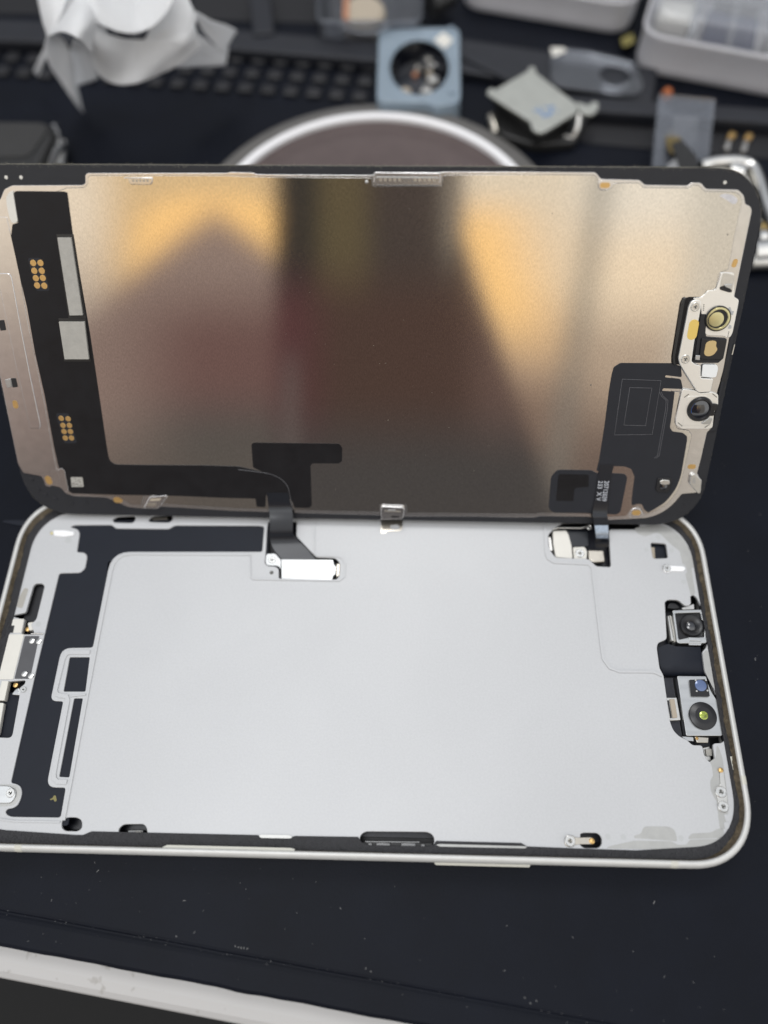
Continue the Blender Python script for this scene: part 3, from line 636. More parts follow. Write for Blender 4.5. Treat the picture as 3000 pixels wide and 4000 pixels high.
# bracket with a screw by the near left corner
patch([(-60, 3064), (58, 3064), (78, 3076), (82, 3098), (76, 3120), (60, 3142), (30, 3150), (0, 3150), (-60, 3150)], .8, h=.02, m='plate_dull')
plate('corner_bracket', fillet(Bp([(-60, 3068), (36, 3070), (60, 3082), (66, 3096), (60, 3118), (44, 3138), (14, 3138), (-60, 3138)]), .5), ZP, ZP + .3, M['bright'], PB, bev=.1)
c = B(44, 3098); screw(c[0], c[1], .85, ZP + .3, PB)
plate('smudge', fillet(Bp([(194, 3122), (204, 3118), (212, 3106), (218, 3108), (222, 3128), (214, 3132), (208, 3122), (198, 3126)], 5.93), .1), 5.9, 5.935, M['yellow'], PB, label='small brown glue smudge on the black sheet')
# clips in the far left slots
plate('slot_block', Bp([(590, 2018), (650, 2014), (650, 2030), (596, 2034)]), 4.0, 5.2, M['steel_warm'], PB, bev=.1)
plate('slot_block', Bp([(445, 2036), (515, 2034), (515, 2042), (445, 2042)]), 4.0, 5.0, M['steel'], PB, bev=.1)
# mirror image of the display's middle clip, built as a flat piece on the plate
plate('clip_reflection', fillet(Bp([(1488, 2030), (1573, 2030), (1572, 2066), (1562, 2074), (1510, 2076), (1508, 2083), (1488, 2083)]), .25), ZP, ZP + .06, M['steel_warm'], PB,
      holes=[fillet(Bp([(1522, 2056), (1530, 2050), (1555, 2050), (1563, 2060), (1556, 2070), (1530, 2070)]), .3)])

# ================================================================== DISPLAY
PD = thing('phone_display', 'phone display leaning back on the body with its shiny metal back facing out', 'phone display', DO, None)
PD.rotation_euler = DR.to_euler()
DHX, DHY, RD = 72.9 * DS, 34.9 * DS, 10.5 * DS
def dring(ins, z): return [(x, y + DHY, z) for x, y in rrect(DHX - ins, DHY - ins, RD - ins, 16)]
loft('cover_glass', [dring(.15, -1.75), dring(0, -1.55), dring(0, -.75), dring(.12, -.62)], M['glass'], PD, caps=(True, True), smooth=False)
o_b = rrect(DHX - .08, DHY - .08, RD - .08, 16, 0, DHY)
plate('bezel', o_b, -.62, 0, M['bezel'], PD, bev=.08)
# ragged glue along the rim
def rag_ring(ins0, ins1, z0, z1, seed):
    rnd = random.Random(seed); base = rrect(DHX - ins0, DHY - ins0, RD - ins0, 16, 0, DHY); A, Bq = [], []
    for i in range(len(base)):
        a = Vector(base[i]); b = Vector(base[(i + 1) % len(base)]); n = max(1, int((b - a).length / .35))
        for k in range(n):
            p = a.lerp(b, k / n); d = Vector((p.x, p.y - DHY))
            A.append((p.x, p.y, z0))
            w = (ins1 - ins0) * rnd.random() ** 3 * 2.2 + .06
            dirn = Vector((-1 if abs(p.x) > DHX - 4 else 0, 0)) * (1 if p.x > 0 else -1) if abs(p.x) > DHX - 4 else Vector((0, -1 if p.y > DHY else 1))
            q = p + dirn * w
            Bq.append((q.x, q.y, z1))
    return [A, Bq]
rr = rag_ring(0.02, .22, -.3, .012, 5)
loft('glue_residue', rr, M['fluff'], PD)
rnd = random.Random(11)
bm = bmesh.new()
for i in range(240):                                            # fibres and shreds of old adhesive on the upper rim
    x = rnd.uniform(-DHX + 8, DHX - 5); y = 2 * DHY - rnd.random() ** 2 * .7 + .05
    L = rnd.uniform(.1, .45); a = rnd.uniform(-.9, .9) + PI / 2; w = rnd.uniform(.012, .035)
    d = Vector((math.cos(a), math.sin(a), rnd.uniform(-.2, .8))) * L; n = Vector((w, 0, 0))
    p = Vector((x, y, .02))
    vs = [bm.verts.new(p - n), bm.verts.new(p + n), bm.verts.new(p + d + n * .4), bm.verts.new(p + d - n * .4)]
    bm.faces.new(vs)
for i in range(60):
    an = rnd.uniform(0, PI / 2); cx, cy = DHX - RD, 2 * DHY - RD
    p = Vector((cx + RD * math.cos(an), cy + RD * math.sin(an), -.05)); w = rnd.uniform(.02, .04)
    d = Vector((math.cos(an + rnd.uniform(-1, 1)), math.sin(an + rnd.uniform(-1, 1)), .4)) * rnd.uniform(.1, .5); n = Vector((-math.sin(an), math.cos(an), 0)) * w
    bm.faces.new([bm.verts.new(p - n), bm.verts.new(p + n), bm.verts.new(p + d + n * .4), bm.verts.new(p + d - n * .4)])
bm_obj('adhesive_shreds', bm, M['fluff'], PD)

def Dq(pts, h=.2): return [(*Dp(p[0], p[1], h), *p[2:]) for p in pts]
def dplate(name, pts, z0, z1, m, r=.25, holes=(), bev=0.0, parent=None, label=None):
    return plate(name, fillet(Dq(pts, z1), r), z0, z1, M[m] if isinstance(m, str) else m, parent or PD, holes=[fillet(Dq(h, z1), hr) for h, hr in holes], bev=bev, label=label)

OUT_TOP = [(-70, 781), (0, 781), (17, 739), (47, 724), (322, 723), (334, 716), (333, 684), (340, 676), (886, 676), (896, 672), (990, 675), (1002, 681), (1457, 684), (1462, 672), (1719, 674), (1726, 671), (2000, 671), (2326, 673), (2348, 699), (2498, 703), (2518, 722), (2687, 725), (2700, 713), (2738, 714), (2758, 738), (2884, 741), (2906, 763), (2911, 797), (2932, 806), (2937, 823)]
OUT_R = [(2868, 1160), (2872, 1170), (2888, 1174), (2856, 1317), (2830, 1440), (2802, 1530), (2784, 1674), (2762, 1688), (2738, 1794), (2723, 1850), (2735, 1870), (2722, 1925), (2663, 1930), (2634, 1966, 3), (2600, 1994, 3), (2566, 2012, 2), (2524, 2024), (2446, 2028), (2374, 2031), (2301, 2019), (2108, 2016), (2090, 2022), (2000, 2022), (1864, 2018), (1600, 2018), (1488, 2013), (1147, 2004), (900, 1996), (633, 1979), (561, 1987), (500, 1981), (446, 1957), (416, 1944), (289, 1938), (259, 1929), (236, 1905), (200, 1896), (181, 1894), (160, 1860), (90, 1847), (70, 1812), (0, 1475), (-70, 1180)]
dplate('bracket', OUT_TOP + OUT_R, -.1, .20, 'bracket', .35, bev=.07)
SH = [(262, 735), (330, 733), (344, 716), (344, 692), (352, 686), (886, 686), (1000, 691), (1452, 695), (1456, 727), (1725, 727), (1730, 690), (1740, 684), (2000, 682), (2322, 684), (2334, 696), (2336, 738), (2350, 744), (2376, 742), (2392, 722), (2404, 716), (2495, 714), (2512, 733), (2692, 735), (2706, 724), (2732, 725), (2752, 748), (2868, 750), (2890, 762), (2898, 786), (2872, 905), (2844, 1052), (2812, 1063), (2806, 1072), (2797, 1122), (2786, 1132), (2760, 1136), (2742, 1160), (2690, 1160), (2672, 1168), (2660, 1190), (2622, 1400), (2620, 1530), (2655, 1530), (2636, 1650), (2646, 1676), (2690, 1682), (2702, 1700), (2684, 1782), (2662, 1880, 3), (2640, 1930, 3), (2600, 1975, 3), (2556, 1998, 2), (2522, 2010), (2510, 2000), (2504, 1982), (2490, 1974), (2466, 1988), (2446, 2016), (2374, 2020), (2301, 2008), (2108, 2004), (2090, 2008), (1590, 2004), (1588, 1972), (1484, 1970), (1484, 2000), (1160, 1994), (900, 1984), (640, 1968), (640, 1938), (560, 1936), (552, 1974), (510, 1970), (460, 1940), (330, 1930), (290, 1890), (200, 1200), (130, 780)]
dplate('shield_plate', SH, .05, .34, 'shield', .3, bev=.03)
tube('shield_gap_shade', [(*p, .215) for p in fillet(Dq(SH, .34), .3)], .075, M['dark'], PD, cyclic=True, res=2)  # dark tube stands in for the shade in the gap round the shield

# --- left flex panel
FL = [(53, 756), (60, 746), (252, 748), (262, 752), (283, 913), (350, 1300), (386, 1541), (416, 1746), (428, 1814, 3.4), (540, 1816), (800, 1818), (930, 1822), (1020, 1842, 2), (1062, 1854, 2), (1098, 1880, 2), (1122, 1920, 2), (1136, 1975, 2), (1143, 2010), (1051, 2012), (1046, 1950), (1040, 1926), (1036, 1982), (1002, 1980), (998, 1948), (900, 1946), (700, 1938), (633, 1936), (480, 1934), (282, 1928), (264, 1916), (226, 1815), (210, 1742), (174, 1544), (137, 1381), (105, 1200), (70, 1050), (43, 921), (48, 876), (72, 870)]
fl = dplate('flex_panel', FL, .2, .46, 'flex', .3, bev=.03)
dplate('white_tab', [(24, 770), (34, 752), (50, 744), (54, 770), (69, 864), (62, 871), (46, 870), (36, 850), (26, 800)], .2, .50, 'cream', .3, bev=.03)
dplate('left_strip', [(-60, 845), (26, 848), (76, 1070), (106, 1252), (137, 1400), (174, 1580), (212, 1790), (222, 1838), (160, 1850), (90, 1840), (70, 1800), (0, 1470), (-60, 1200)], .18, .30, 'bracket', .2, bev=.05)
dplate('left_strip_ridge', [(-60, 1066), (34, 1068), (44, 1078), (80, 1275), (120, 1480), (158, 1660), (156, 1674), (118, 1674), (60, 1420), (0, 1130), (-60, 1110)], .3, .42, 'bracket', .3, bev=.1)
for q in ([(-6, 1252), (14, 1250), (22, 1290), (2, 1292)], [(42, 1478), (60, 1478), (68, 1512), (50, 1514)]):
    dplate('slot', q, .3, .44, 'dark', .15)
dplate('latch', [(18, 1484), (38, 1480), (46, 1512), (28, 1516)], .3, .55, 'bright', .1, bev=.05)
dplate('corner_tab', [(224, 1838), (240, 1828), (252, 1838), (268, 1918), (254, 1926), (240, 1905)], .25, .5, 'bracket', .2, bev=.05)
dplate('chip', [(223, 928), (277, 928), (323, 1232), (271, 1233)], .4, 1.0, 'chip_grey', .1, bev=.06, label='long grey foam pad')
dplate('chip', [(229, 1257), (329, 1257), (347, 1404), (252, 1404)], .4, 1.0, 'chip_grey', .1, bev=.06, label='square grey foam pad')
dplate('chip_base', [(220, 915), (284, 915), (336, 1245), (268, 1245)], .4, .55, 'black_plastic', .1)
dplate('chip_base', [(228, 1243), (334, 1243), (354, 1412), (250, 1412)], .4, .55, 'black_plastic', .1)
pads = [(129.6, 1027.4), (158, 1027.4), (134, 1058), (163, 1058), (140, 1087), (167, 1086), (145, 1115), (173, 1116.5)]
pads2 = [(239, 1634.5), (266, 1636), (246, 1662), (271, 1662), (250, 1686), (275, 1686), (255, 1711), (279, 1711)]
def dr_(px, py, pr, h=.4): a = Dp(px, py, h); b = Dp(px + pr, py, h); return abs(b[0] - a[0])
for L_, pr in ((pads, 12), (pads2, 10.5)):
    xs_ = [p[0] for p in L_]; ys_ = [p[1] for p in L_]
    dplate('pad_field', [(min(xs_) - 22, min(ys_) - 20), (max(xs_) - 12, min(ys_) - 20), (max(xs_) + 22, max(ys_) + 20), (min(xs_) + 12, max(ys_) + 20)], .4, .475, 'flex_grey', .5)
    for (x, y) in L_:
        c = Dp(x, y, .5); plate('contact_pad', circ(*c, dr_(x, y, pr), 18), .44, .52, M['gold'], PD, bev=.03)
dplate('printed_square', [(276, 1864), (322, 1864), (327, 1902), (280, 1902)], .4, .468, 'chip_grey', .1)
rnd = random.Random(3)
bm = bmesh.new()
for i in range(26):
    x = rnd.uniform(280, 318); y = rnd.uniform(1868, 1898); s = rnd.uniform(1.5, 3.5)
    q = Dq([(x, y), (x + s, y), (x + s, y + s), (x, y + s)], .475); bm.faces.new([bm.verts.new((*p, .4745)) for p in q])
bm_obj('print_specks', bm, M['flex'], PD)
# gold grounding ovals
def oval(px, py, rx, ry, h, parent=PD, m='gold', ang=0):
    c = Dp(px, py, h); a = dr_(px, py, rx, h); q0 = Dp(px, py - ry, h); b = abs(q0[1] - c[1])
    pl = rrect(a, b, min(a, b) * .95, 5, 0, 0, 2); ca, sa_ = math.cos(ang), math.sin(ang)
    pl = [(c[0] + x * ca - y * sa_, c[1] + x * sa_ + y * ca) for x, y in pl]
    plate('gold_spot', pl, h - .04, h + .012, M[m], parent)
dplate('ground_tab', [(2340, 706), (2352, 702), (2396, 704), (2400, 716), (2384, 740), (2350, 742), (2338, 730)], .1, .36, 'bracket', .3, bev=.05)
oval(2363, 724, 20, 11, .37)
oval(2870, 1028, 10, 17, .2, ang=-.2)
oval(2778, 1150, 17, 9, .2)
oval(56, 1274, 8, 15, .3); oval(98, 1498, 9, 15, .3, m='gold'); oval(60, 1580, 10, 16, .3); oval(190, 1876, 12, 17, .2, ang=.2)
dplate('ground_tab', [(168, 1868), (184, 1856), (204, 1862), (212, 1890), (196, 1902), (178, 1898)], .0, .19, 'bracket', .3, bev=.03)
oval(461, 1953, 18, 11, .21); oval(2702, 1823, 16, 9, .21); oval(2486, 2003, 17, 10, .36)
dplate('ground_tab', [(2458, 2010), (2466, 1992), (2482, 1984), (2500, 1988), (2510, 2002), (2514, 2018), (2460, 2024)], .1, .35, 'bracket', .4, bev=.08)
for (x, y) in ((24, 693), (82, 693), (2832, 713), (2675, 1970)):
    c = Dp(x, y, .02); r = dr_(x, y, 7, .02); lathe('index_dot', [(r, -.02), (r * .9, .05), (.01, .08)], c[0], c[1], M['cream'] if y < 1900 else M['bezel'], PD, 14)
for (x, y) in ((124, 1872), (150, 1912), (178, 1932), (216, 1948), (282, 1964), (335, 1964)):
    c = Dp(x, y, .02); r = dr_(x, y, 9, .02); lathe('index_dot', [(r, -.02), (r * .9, .1), (.01, .16)], c[0], c[1], M['bezel'], PD, 14)

# --- upper edge connectors
b1 = dplate('edge_connector', [(1462, 672), (1716, 676), (1722, 684), (1718, 716), (1710, 726), (1640, 724), (1530, 725), (1470, 722), (1460, 712)], .15, .62, 'bracket', .25, bev=.1)
dplate('lip', [(1470, 690), (1712, 692), (1712, 697), (1470, 695)], .55, .78, 'bright', .05, bev=.04, parent=b1)
for x in [1487 + 18.5 * k for k in range(5)] + [1622 + 18.5 * k for k in range(5)]:
    c = Dp(x, 702, .64); plate('contact_dot', circ(*c, dr_(x, 702, 5.5, .64), 12), .6, .64, M['steel_warm'], b1)
b2 = dplate('edge_connector', [(500, 692), (596, 692), (594, 715), (586, 722), (512, 721), (505, 712)], .15, .60, 'bracket', .25, bev=.1)
dplate('lip', [(484, 692), (594, 695), (594, 699), (484, 697)], .55, .72, 'steel', .05, bev=.04, parent=b2)
for k in range(5):
    c = Dp(520 + 14 * k, 706, .62); plate('contact_dot', circ(*c, dr_(520, 706, 5, .62), 12), .58, .62, M['beige'], b2)
c = Dp(1432, 710, .36); lathe('solder_bead', [(.3, .3), (.25, .45), (.01, .52)], c[0], c[1], M['bright'], PD, 14)

# --- black patches on the shield
dplate('black_tape', [(982, 1736), (990, 1729), (1325, 1733), (1337, 1748), (1336, 1802), (1322, 1811), (1222, 1810), (1213, 1818), (1218, 1975), (1208, 1984), (1150, 1984), (1142, 1960), (1040, 1850), (988, 1826)], .3, .40, 'flex', .3)
tube('flex_edge_highlight', [(*p, .46) for p in smooth_open(Dq([(930, 1834), (980, 1840), (1037, 1848), (1065, 1855), (1094, 1869), (1115, 1888), (1126, 1907), (1132, 1934), (1138, 1962), (1143, 1990)], .46), 4)], .05, mat('painted edge highlight', (.14, .14, .15), .3), PD, res=2)  # lighter tube paints a highlight along the flex arm's edge
# --- big right hand flex panel
FR = [(2390, 1462), (2398, 1434), (2424, 1418), (2628, 1419), (2660, 1432), (2664, 1474), (2600, 1466), (2598, 1474), (2660, 1482), (2668, 1520), (2590, 1517), (2586, 1527), (2636, 1530), (2622, 1640), (2617, 1670), (2628, 1686), (2668, 1691), (2684, 1704), (2684, 1722), (2660, 1862, 3), (2640, 1912, 3), (2600, 1962, 3), (2562, 1986, 2), (2532, 2003), (2516, 1990), (2508, 1970), (2490, 1968), (2468, 1976), (2468, 1950), (2479, 1862), (2466, 1832), (2440, 1822), (2392, 1821), (2384, 1840), (2330, 1840), (2340, 1800), (2362, 1662), (2380, 1520)]
dplate('sensor_flex', FR, .3, .44, 'flex_grey', .3, bev=.02)
def dline(pts, w, h, m, name='trace_line'):
    plate(name, ribbon_poly(Dq(pts, h), w), h - .03, h + .012, M[m], PD)
for q in ([(2431, 1481), (2582, 1487), (2548, 1697), (2400, 1699), (2431, 1481)], [(2460, 1514), (2546, 1516), (2522, 1663), (2437, 1661), (2460, 1514)]):
    tube('embossed_line', [(*p[:2], .44) for p in Dq(q[:-1], .445)], .05, M['flex_line'], PD, cyclic=True, res=2)
for dx in (0, 7): tube('embossed_line', [(*p[:2], .44) for p in Dq([(2575 + dx, 1530), (2584 + dx, 1548), (2602 + dx, 1564), (2600 + dx, 1600), (2568 + dx, 1780), (2556 + dx, 1790)], .445)], .045, M['flex_line'], PD, res=2)
dplate('sensor_window', [(2570, 1868), (2622, 1866), (2628, 1880), (2612, 1924), (2566, 1922), (2562, 1910)], .4, .75, 'dark', .3, bev=.15)
c = Dp(2592, 1902, .8); lathe('sensor_eye', [(.75, .6), (.7, .85), (.3, .95), (.01, .97)], c[0], c[1], M['lens'], PD, 24)
dplate('solder_blob', [(2576, 1880), (2590, 1874), (2616, 1876), (2618, 1892), (2600, 1896), (2580, 1892)], .6, .95, 'steel', .3, bev=.15)
# rounded square patch and cable over it
dplate('black_pad', [(2144, 1975), (2153, 1862), (2178, 1835), (2312, 1837), (2328, 1848), (2400, 1849), (2440, 1851), (2451, 1864), (2424, 2000), (2410, 2010), (2287, 2005), (2164, 2003), (2146, 1990)], .3, .43, 'flex_grey', .6, bev=.02)
dplate('pad_step', [(2181, 1858), (2186, 1852), (2300, 1854), (2300, 1902), (2250, 1905), (2243, 1916), (2240, 1958), (2172, 1956)], .4, .46, 'flex', .3)

# --- the sensor strip at the right end
SS = dplate('sensor_bracket', [(2700, 1164), (2738, 1162), (2752, 1150), (2764, 1136), (2796, 1132), (2808, 1100), (2818, 1064), (2868, 1066), (2868, 1160), (2886, 1170), (2884, 1190), (2862, 1300), (2852, 1318), (2838, 1320), (2830, 1313), (2760, 1310), (2752, 1296), (2756, 1280), (2740, 1226), (2736, 1178)], .2, .55, 'white_metal', .3, bev=.06)
dplate('clip_window', [(2826, 1066), (2848, 1070), (2871, 1078), (2860, 1140), (2848, 1143), (2812, 1130), (2818, 1090)], .5, .6, 'steel', .25, parent=SS)
dplate('clip_window', [(2812, 1122), (2826, 1116), (2858, 1132), (2860, 1142), (2846, 1142), (2814, 1132)], .55, .66, 'dark', .15, parent=SS)
dplate('clip_leaf', [(2830, 1112), (2862, 1110), (2856, 1130), (2834, 1122)], .55, .95, 'bright', .15, bev=.08, parent=SS)
trough = dplate('trough', [(2668, 1172), (2690, 1160), (2740, 1164), (2748, 1176), (2740, 1226), (2738, 1290), (2714, 1400), (2700, 1424), (2632, 1424), (2630, 1400), (2660, 1190)], .3, .50, 'flex', .4)
dplate('trough_edge', [(2672, 1166), (2684, 1161), (2676, 1175), (2636, 1400), (2640, 1430), (2630, 1420), (2628, 1398), (2662, 1186)], .45, .9, 'black_plastic', .15, bev=.1)
BAR = dplate('speaker_bar', [(2700, 1178), (2712, 1172), (2730, 1172), (2740, 1180), (2740, 1196), (2712, 1340), (2702, 1412), (2718, 1424), (2738, 1428), (2737, 1472), (2742, 1478), (2788, 1480), (2776, 1532), (2730, 1534), (2720, 1526), (2656, 1424), (2650, 1402), (2690, 1200)], .4, 1.05, 'white_metal', .3, bev=.12)
oval(2707, 1288, 19, 40, 1.07, BAR, 'kapton')
for (x, y) in ((2716, 1199), (2678, 1403)):
    c = Dp(x, y, 1.1); screw(c[0], c[1], .85, 1.02, BAR)
for k in range(4):
    c = Dp(2750 - k * .6, 1191 + 7 * k, .58); plate('print_dot', circ(*c, .11, 8), .5, .572, M['ink_dark'], SS)
for k in range(4):
    c = Dp(2847 - k * 1.2, 1297 + 6 * k, .58); plate('print_dot', circ(*c, .10, 8), .5, .572, M['ink_dark'], SS)
dplate('dark_channel', [(2738, 1226), (2762, 1228), (2756, 1300), (2760, 1316), (2838, 1322), (2840, 1330), (2826, 1400), (2806, 1418), (2708, 1418), (2716, 1380)], .3, .62, 'cable', .2, bev=.05)
# round speaker / proximity eye, olive gold
c = Dp(2806, 1245, .9); R_ = dr_(2806, 1245, 50, .9)
eye = lathe('proximity_eye', [(R_, .5), (R_, .85), (R_ * .97, .95), (R_ * .9, .95)], c[0], c[1], M['lens_barrel'], PD, 44, (True, True))
lathe('gold_ring', [(R_ * .92, .9), (R_ * .88, 1.08), (R_ * .75, 1.12), (R_ * .70, .98)], c[0], c[1], M['gold_pale'], eye, 44, (False, False))
c2 = Dp(2799, 1248, 1.15); lathe('gold_disc', [(R_ * .70, .95), (R_ * .70, 1.05), (R_ * .66, 1.12), (R_ * .60, 1.12), (R_ * .58, 1.08)], c2[0], c2[1], M['lens_barrel'], eye, 40, (False, True))
lathe('gold_disc', [(R_ * .58, 1.05), (R_ * .56, 1.16), (R_ * .5, 1.19), (.01, 1.20)], c2[0], c2[1], M['gold_pale'], eye, 40)
for q in ([(2844, 1204), (2852, 1198), (2858, 1214), (2868, 1216), (2862, 1232), (2850, 1228)], [(2850, 1268), (2858, 1272), (2856, 1284), (2844, 1284)]):
    dplate('notch', q, .5, .6, 'mark', .1, parent=SS)
# square emitter with a tan window
em = dplate('emitter', [(2742, 1322), (2840, 1326), (2832, 1370), (2818, 1406), (2738, 1404), (2734, 1390)], .5, 1.0, 'lens_barrel', .25, bev=.12)
dplate('emitter_window', [(2758, 1340), (2770, 1332), (2790, 1330), (2800, 1336), (2796, 1352), (2804, 1364), (2790, 1384), (2772, 1392), (2756, 1390), (2750, 1380)], .95, 1.06, 'gold_tan', .35, parent=em)
dplate('emitter_latch', [(2718, 1388), (2736, 1388), (2734, 1408), (2716, 1406)], .6, 1.2, 'bright', .15, bev=.1, parent=em)
dplate('white_block', [(2746, 1424), (2802, 1425), (2806, 1440), (2798, 1474), (2782, 1476), (2740, 1472)], .3, .8, mat('white reflector', (.85, .86, .85), .35), .4, bev=.08)
# front camera on the display
fc = dplate('camera_holder', [(2666, 1520), (2720, 1526), (2732, 1536), (2780, 1532), (2806, 1540), (2806, 1580), (2790, 1610), (2784, 1670), (2770, 1676), (2664, 1676), (2640, 1660), (2640, 1640)], .3, .85, 'white_metal', .4, bev=.08)
dplate('holder_face', [(2686, 1548), (2760, 1546), (2780, 1560), (2786, 1600), (2776, 1660), (2750, 1664), (2666, 1662)], .8, .92, 'white_metal', .4, bev=.04, parent=fc)
c = Dp(2737, 1600, 1.3); R_ = dr_(2737, 1600, 50, 1.3)
lathe('lens_barrel', [(R_ * 1.04, .8), (R_ * .98, 1.3), (R_ * .90, 1.55), (R_ * .78, 1.55), (R_ * .70, 1.2)], c[0], c[1], M['lens_barrel'], fc, 44, (True, False))
lathe('lens', [(R_ * .72, 1.2), (R_ * .5, 1.38), (R_ * .25, 1.46), (.01, 1.48)], c[0], c[1], M['lens'], fc, 36)
tube('blue_rim', [(c[0] + R_ * .74 * math.cos(a), c[1] + R_ * .74 * math.sin(a), 1.4) for a in [PI * .75 + k * .1 for k in range(13)]], .05, mat('blue coating', (.02, .10, .35), .2), fc, res=3)
dplate('barrel_arm', [(2776, 1576), (2806, 1580), (2800, 1600), (2790, 1606), (2796, 1618), (2784, 1626), (2768, 1624)], .8, 1.35, 'lens_barrel', .15, bev=.08, parent=fc)
dplate('crumpled_foil', [(2738, 1654), (2770, 1632), (2784, 1634), (2776, 1656), (2750, 1658)], .85, 1.15, 'bright', .15, bev=.1, parent=fc)
for (x, y, a) in ((2682, 1546, .6), (2792, 1545, -.7), (2657, 1658, -.7), (2762, 1664, .6)):
    for k in range(-2, 3):
        q = Dp(x + 4.5 * k * math.cos(a), y - 4.5 * k * math.sin(a), .9); plate('print_dot', circ(*q, .09, 8), .8, .94, M['ink_dark'], fc)
# slots in the black side rail
dplate('side_rail', [(2878, 1180), (2892, 1184), (2848, 1420), (2812, 1560), (2800, 1680), (2768, 1690), (2786, 1668), (2796, 1600), (2812, 1520), (2830, 1440)], .0, .5, 'bezel', .3, bev=.1)
dplate('rail_slot', [(2842, 1408), (2850, 1404), (2836, 1490), (2818, 1490)], .3, .53, 'dark', .15)
dplate('rail_slot', [(2868, 1348), (2872, 1344), (2862, 1386), (2858, 1386)], .3, .53, 'steel', .05)
# clips on the lower edge
k1 = dplate('edge_clip', [(1488, 1982), (1494, 1978), (1574, 1982), (1580, 1990), (1576, 2022), (1568, 2029), (1512, 2030), (1488, 2031)], .1, 1.0, 'bracket', .2, bev=.12)
dplate('clip_slot', [(1502, 1994), (1565, 1996), (1565, 2001), (1502, 1999)], .9, 1.03, 'steel_warm', .1, parent=k1)
dplate('clip_slot', [(1516, 1991), (1546, 1991), (1546, 1997), (1516, 1997)], .95, 1.08, 'bright', .1, parent=k1)
dplate('clip_slot', [(1526, 2018), (1534, 2015), (1558, 2016), (1562, 2020), (1550, 2022), (1530, 2022)], .9, 1.03, 'dark', .1, parent=k1)
k2 = dplate('edge_clip', [(584, 1941), (648, 1935), (653, 1942), (618, 1988), (560, 1986)], .1, .8, 'bracket', .2, bev=.12)
dplate('clip_slot', [(588, 1948), (630, 1946), (622, 1956), (584, 1958)], .75, .83, 'beige', .1, parent=k2)
dplate('clip_slot', [(578, 1964), (612, 1966), (604, 1978), (572, 1976)], .75, .83, 'steel_warm', .1, parent=k2)
k3 = dplate('edge_clip', [(2700, 1856), (2714, 1850), (2742, 1876), (2738, 1926), (2728, 1930), (2694, 1892)], .1, .9, 'steel', .3, bev=.15)
dplate('clip_slot', [(2708, 1868), (2716, 1866), (2718, 1890), (2704, 1886)], .85, .95, 'bright', .1, parent=k3)
# smear, specks and scratches on the shield
dplate('smear', [(2806, 764), (2830, 756), (2862, 760), (2882, 778), (2878, 794), (2862, 798), (2838, 780)], .3, .352, 'smear', .8)
for (x, y, r) in ((2842, 916, 3.2), (2158, 834, 2), (2308, 1504, 3)):
    c = Dp(x, y, .34); plate('speck', circ(*c, dr_(x, y, r, .34), 8), .3, .355, M['ink_dark'], PD)
rnd = random.Random(21); bm = bmesh.new()
for i in range(70):
    x, y = rnd.uniform(500, 2500), rnd.uniform(760, 1960); c = Dp(x, y, .35); L = rnd.uniform(.02, .12); a = rnd.uniform(0, PI); w = rnd.uniform(.012, .03)
    u = Vector((math.cos(a), math.sin(a), 0)); n = Vector((-u.y, u.x, 0)) * w; p = Vector((*c, .352))
    bm.faces.new([bm.verts.new(p + u * L + n), bm.verts.new(p - u * L + n), bm.verts.new(p - u * L - n), bm.verts.new(p + u * L - n)])
bm_obj('dust_specks', bm, M['fluff'], PD)

# ================================================================== RIBBON CABLES (in world space, as parts of the display)
PDW = Matrix.Translation(DO * MM) @ DR.to_4x4()
def strip(name, rows, m, parent=PD, th=.12):
    """rows: list of (left, right) world points in mm; a thin strip with thickness"""
    inv = PDW.inverted()
    bm = bmesh.new(); top, bot = [], []
    N = len(rows)
    for i, (a, b) in enumerate(rows):
        a, b = Vector(a), Vector(b)
        t = Vector(rows[min(i + 1, N - 1)][0]) - Vector(rows[max(i - 1, 0)][0]); n = (b - a).cross(t).normalized()
        if n.dot(CP - a) < 0: n = -n
        mid = [a.lerp(b, k / 4) for k in range(5)]
        top.append([bm.verts.new(p) for p in mid]); bot.append([bm.verts.new(p - n * th) for p in mid])
    for L, flip in ((top, 0), (bot, 1)):
        for i in range(N - 1):
            for k in range(4): bm.faces.new((L[i][k], L[i][k + 1], L[i + 1][k + 1], L[i + 1][k]))
    for k0 in (0, 4):
        for i in range(N - 1): bm.faces.new((top[i][k0], top[i + 1][k0], bot[i + 1][k0], bot[i][k0]))
    for i in (0, N - 1):
        for k in range(4): bm.faces.new((top[i][k], top[i][k + 1], bot[i][k + 1], bot[i][k]))
    bmesh.ops.transform(bm, matrix=Matrix.Scale(1000, 4) @ inv @ Matrix.Scale(MM, 4), verts=bm.verts)
    o = bm_obj(name, bm, m, parent)
    for p in o.data.polygons: p.use_smooth = True
    o.data.set_sharp_from_angle(angle=math.radians(40))
    return o
def Dw(px, py, h): q = Dp(px, py, h); return DO + DR @ Vector((q[0], q[1], h))
def smooth_rows(R, k=5):
    L = smooth_open([tuple(a) for a, b in R], k); Rr = smooth_open([tuple(b) for a, b in R], k)
    return list(zip(L, Rr))
# display cable: over the lower edge, down to the connector
rows = [(Dw(1042, 1925, .5), Dw(1124, 1925, .5)), (Dw(1048, 1975, .6), Dw(1137, 1975, .6)), (Dw(1052, 2004, 1.2), Dw(1143, 2004, 1.2)),
        (at(1054, 2040, 9.2), at(1144, 2038, 9.2)), (at(1053, 2080, 8.0), at(1144, 2078, 8.0)), (at(1052, 2098, 7.2), at(1150, 2096, 7.2)),
        (at(1058, 2120, 6.5), at(1172, 2118, 6.5)), (at(1072, 2150, 6.0), at(1204, 2150, 6.0)), (at(1090, 2172, 5.7), at(1226, 2176, 5.7)), (at(1104, 2190, 5.5), at(1240, 2192, 5.5))]
strip('display_cable', smooth_rows(rows), M['cable'])
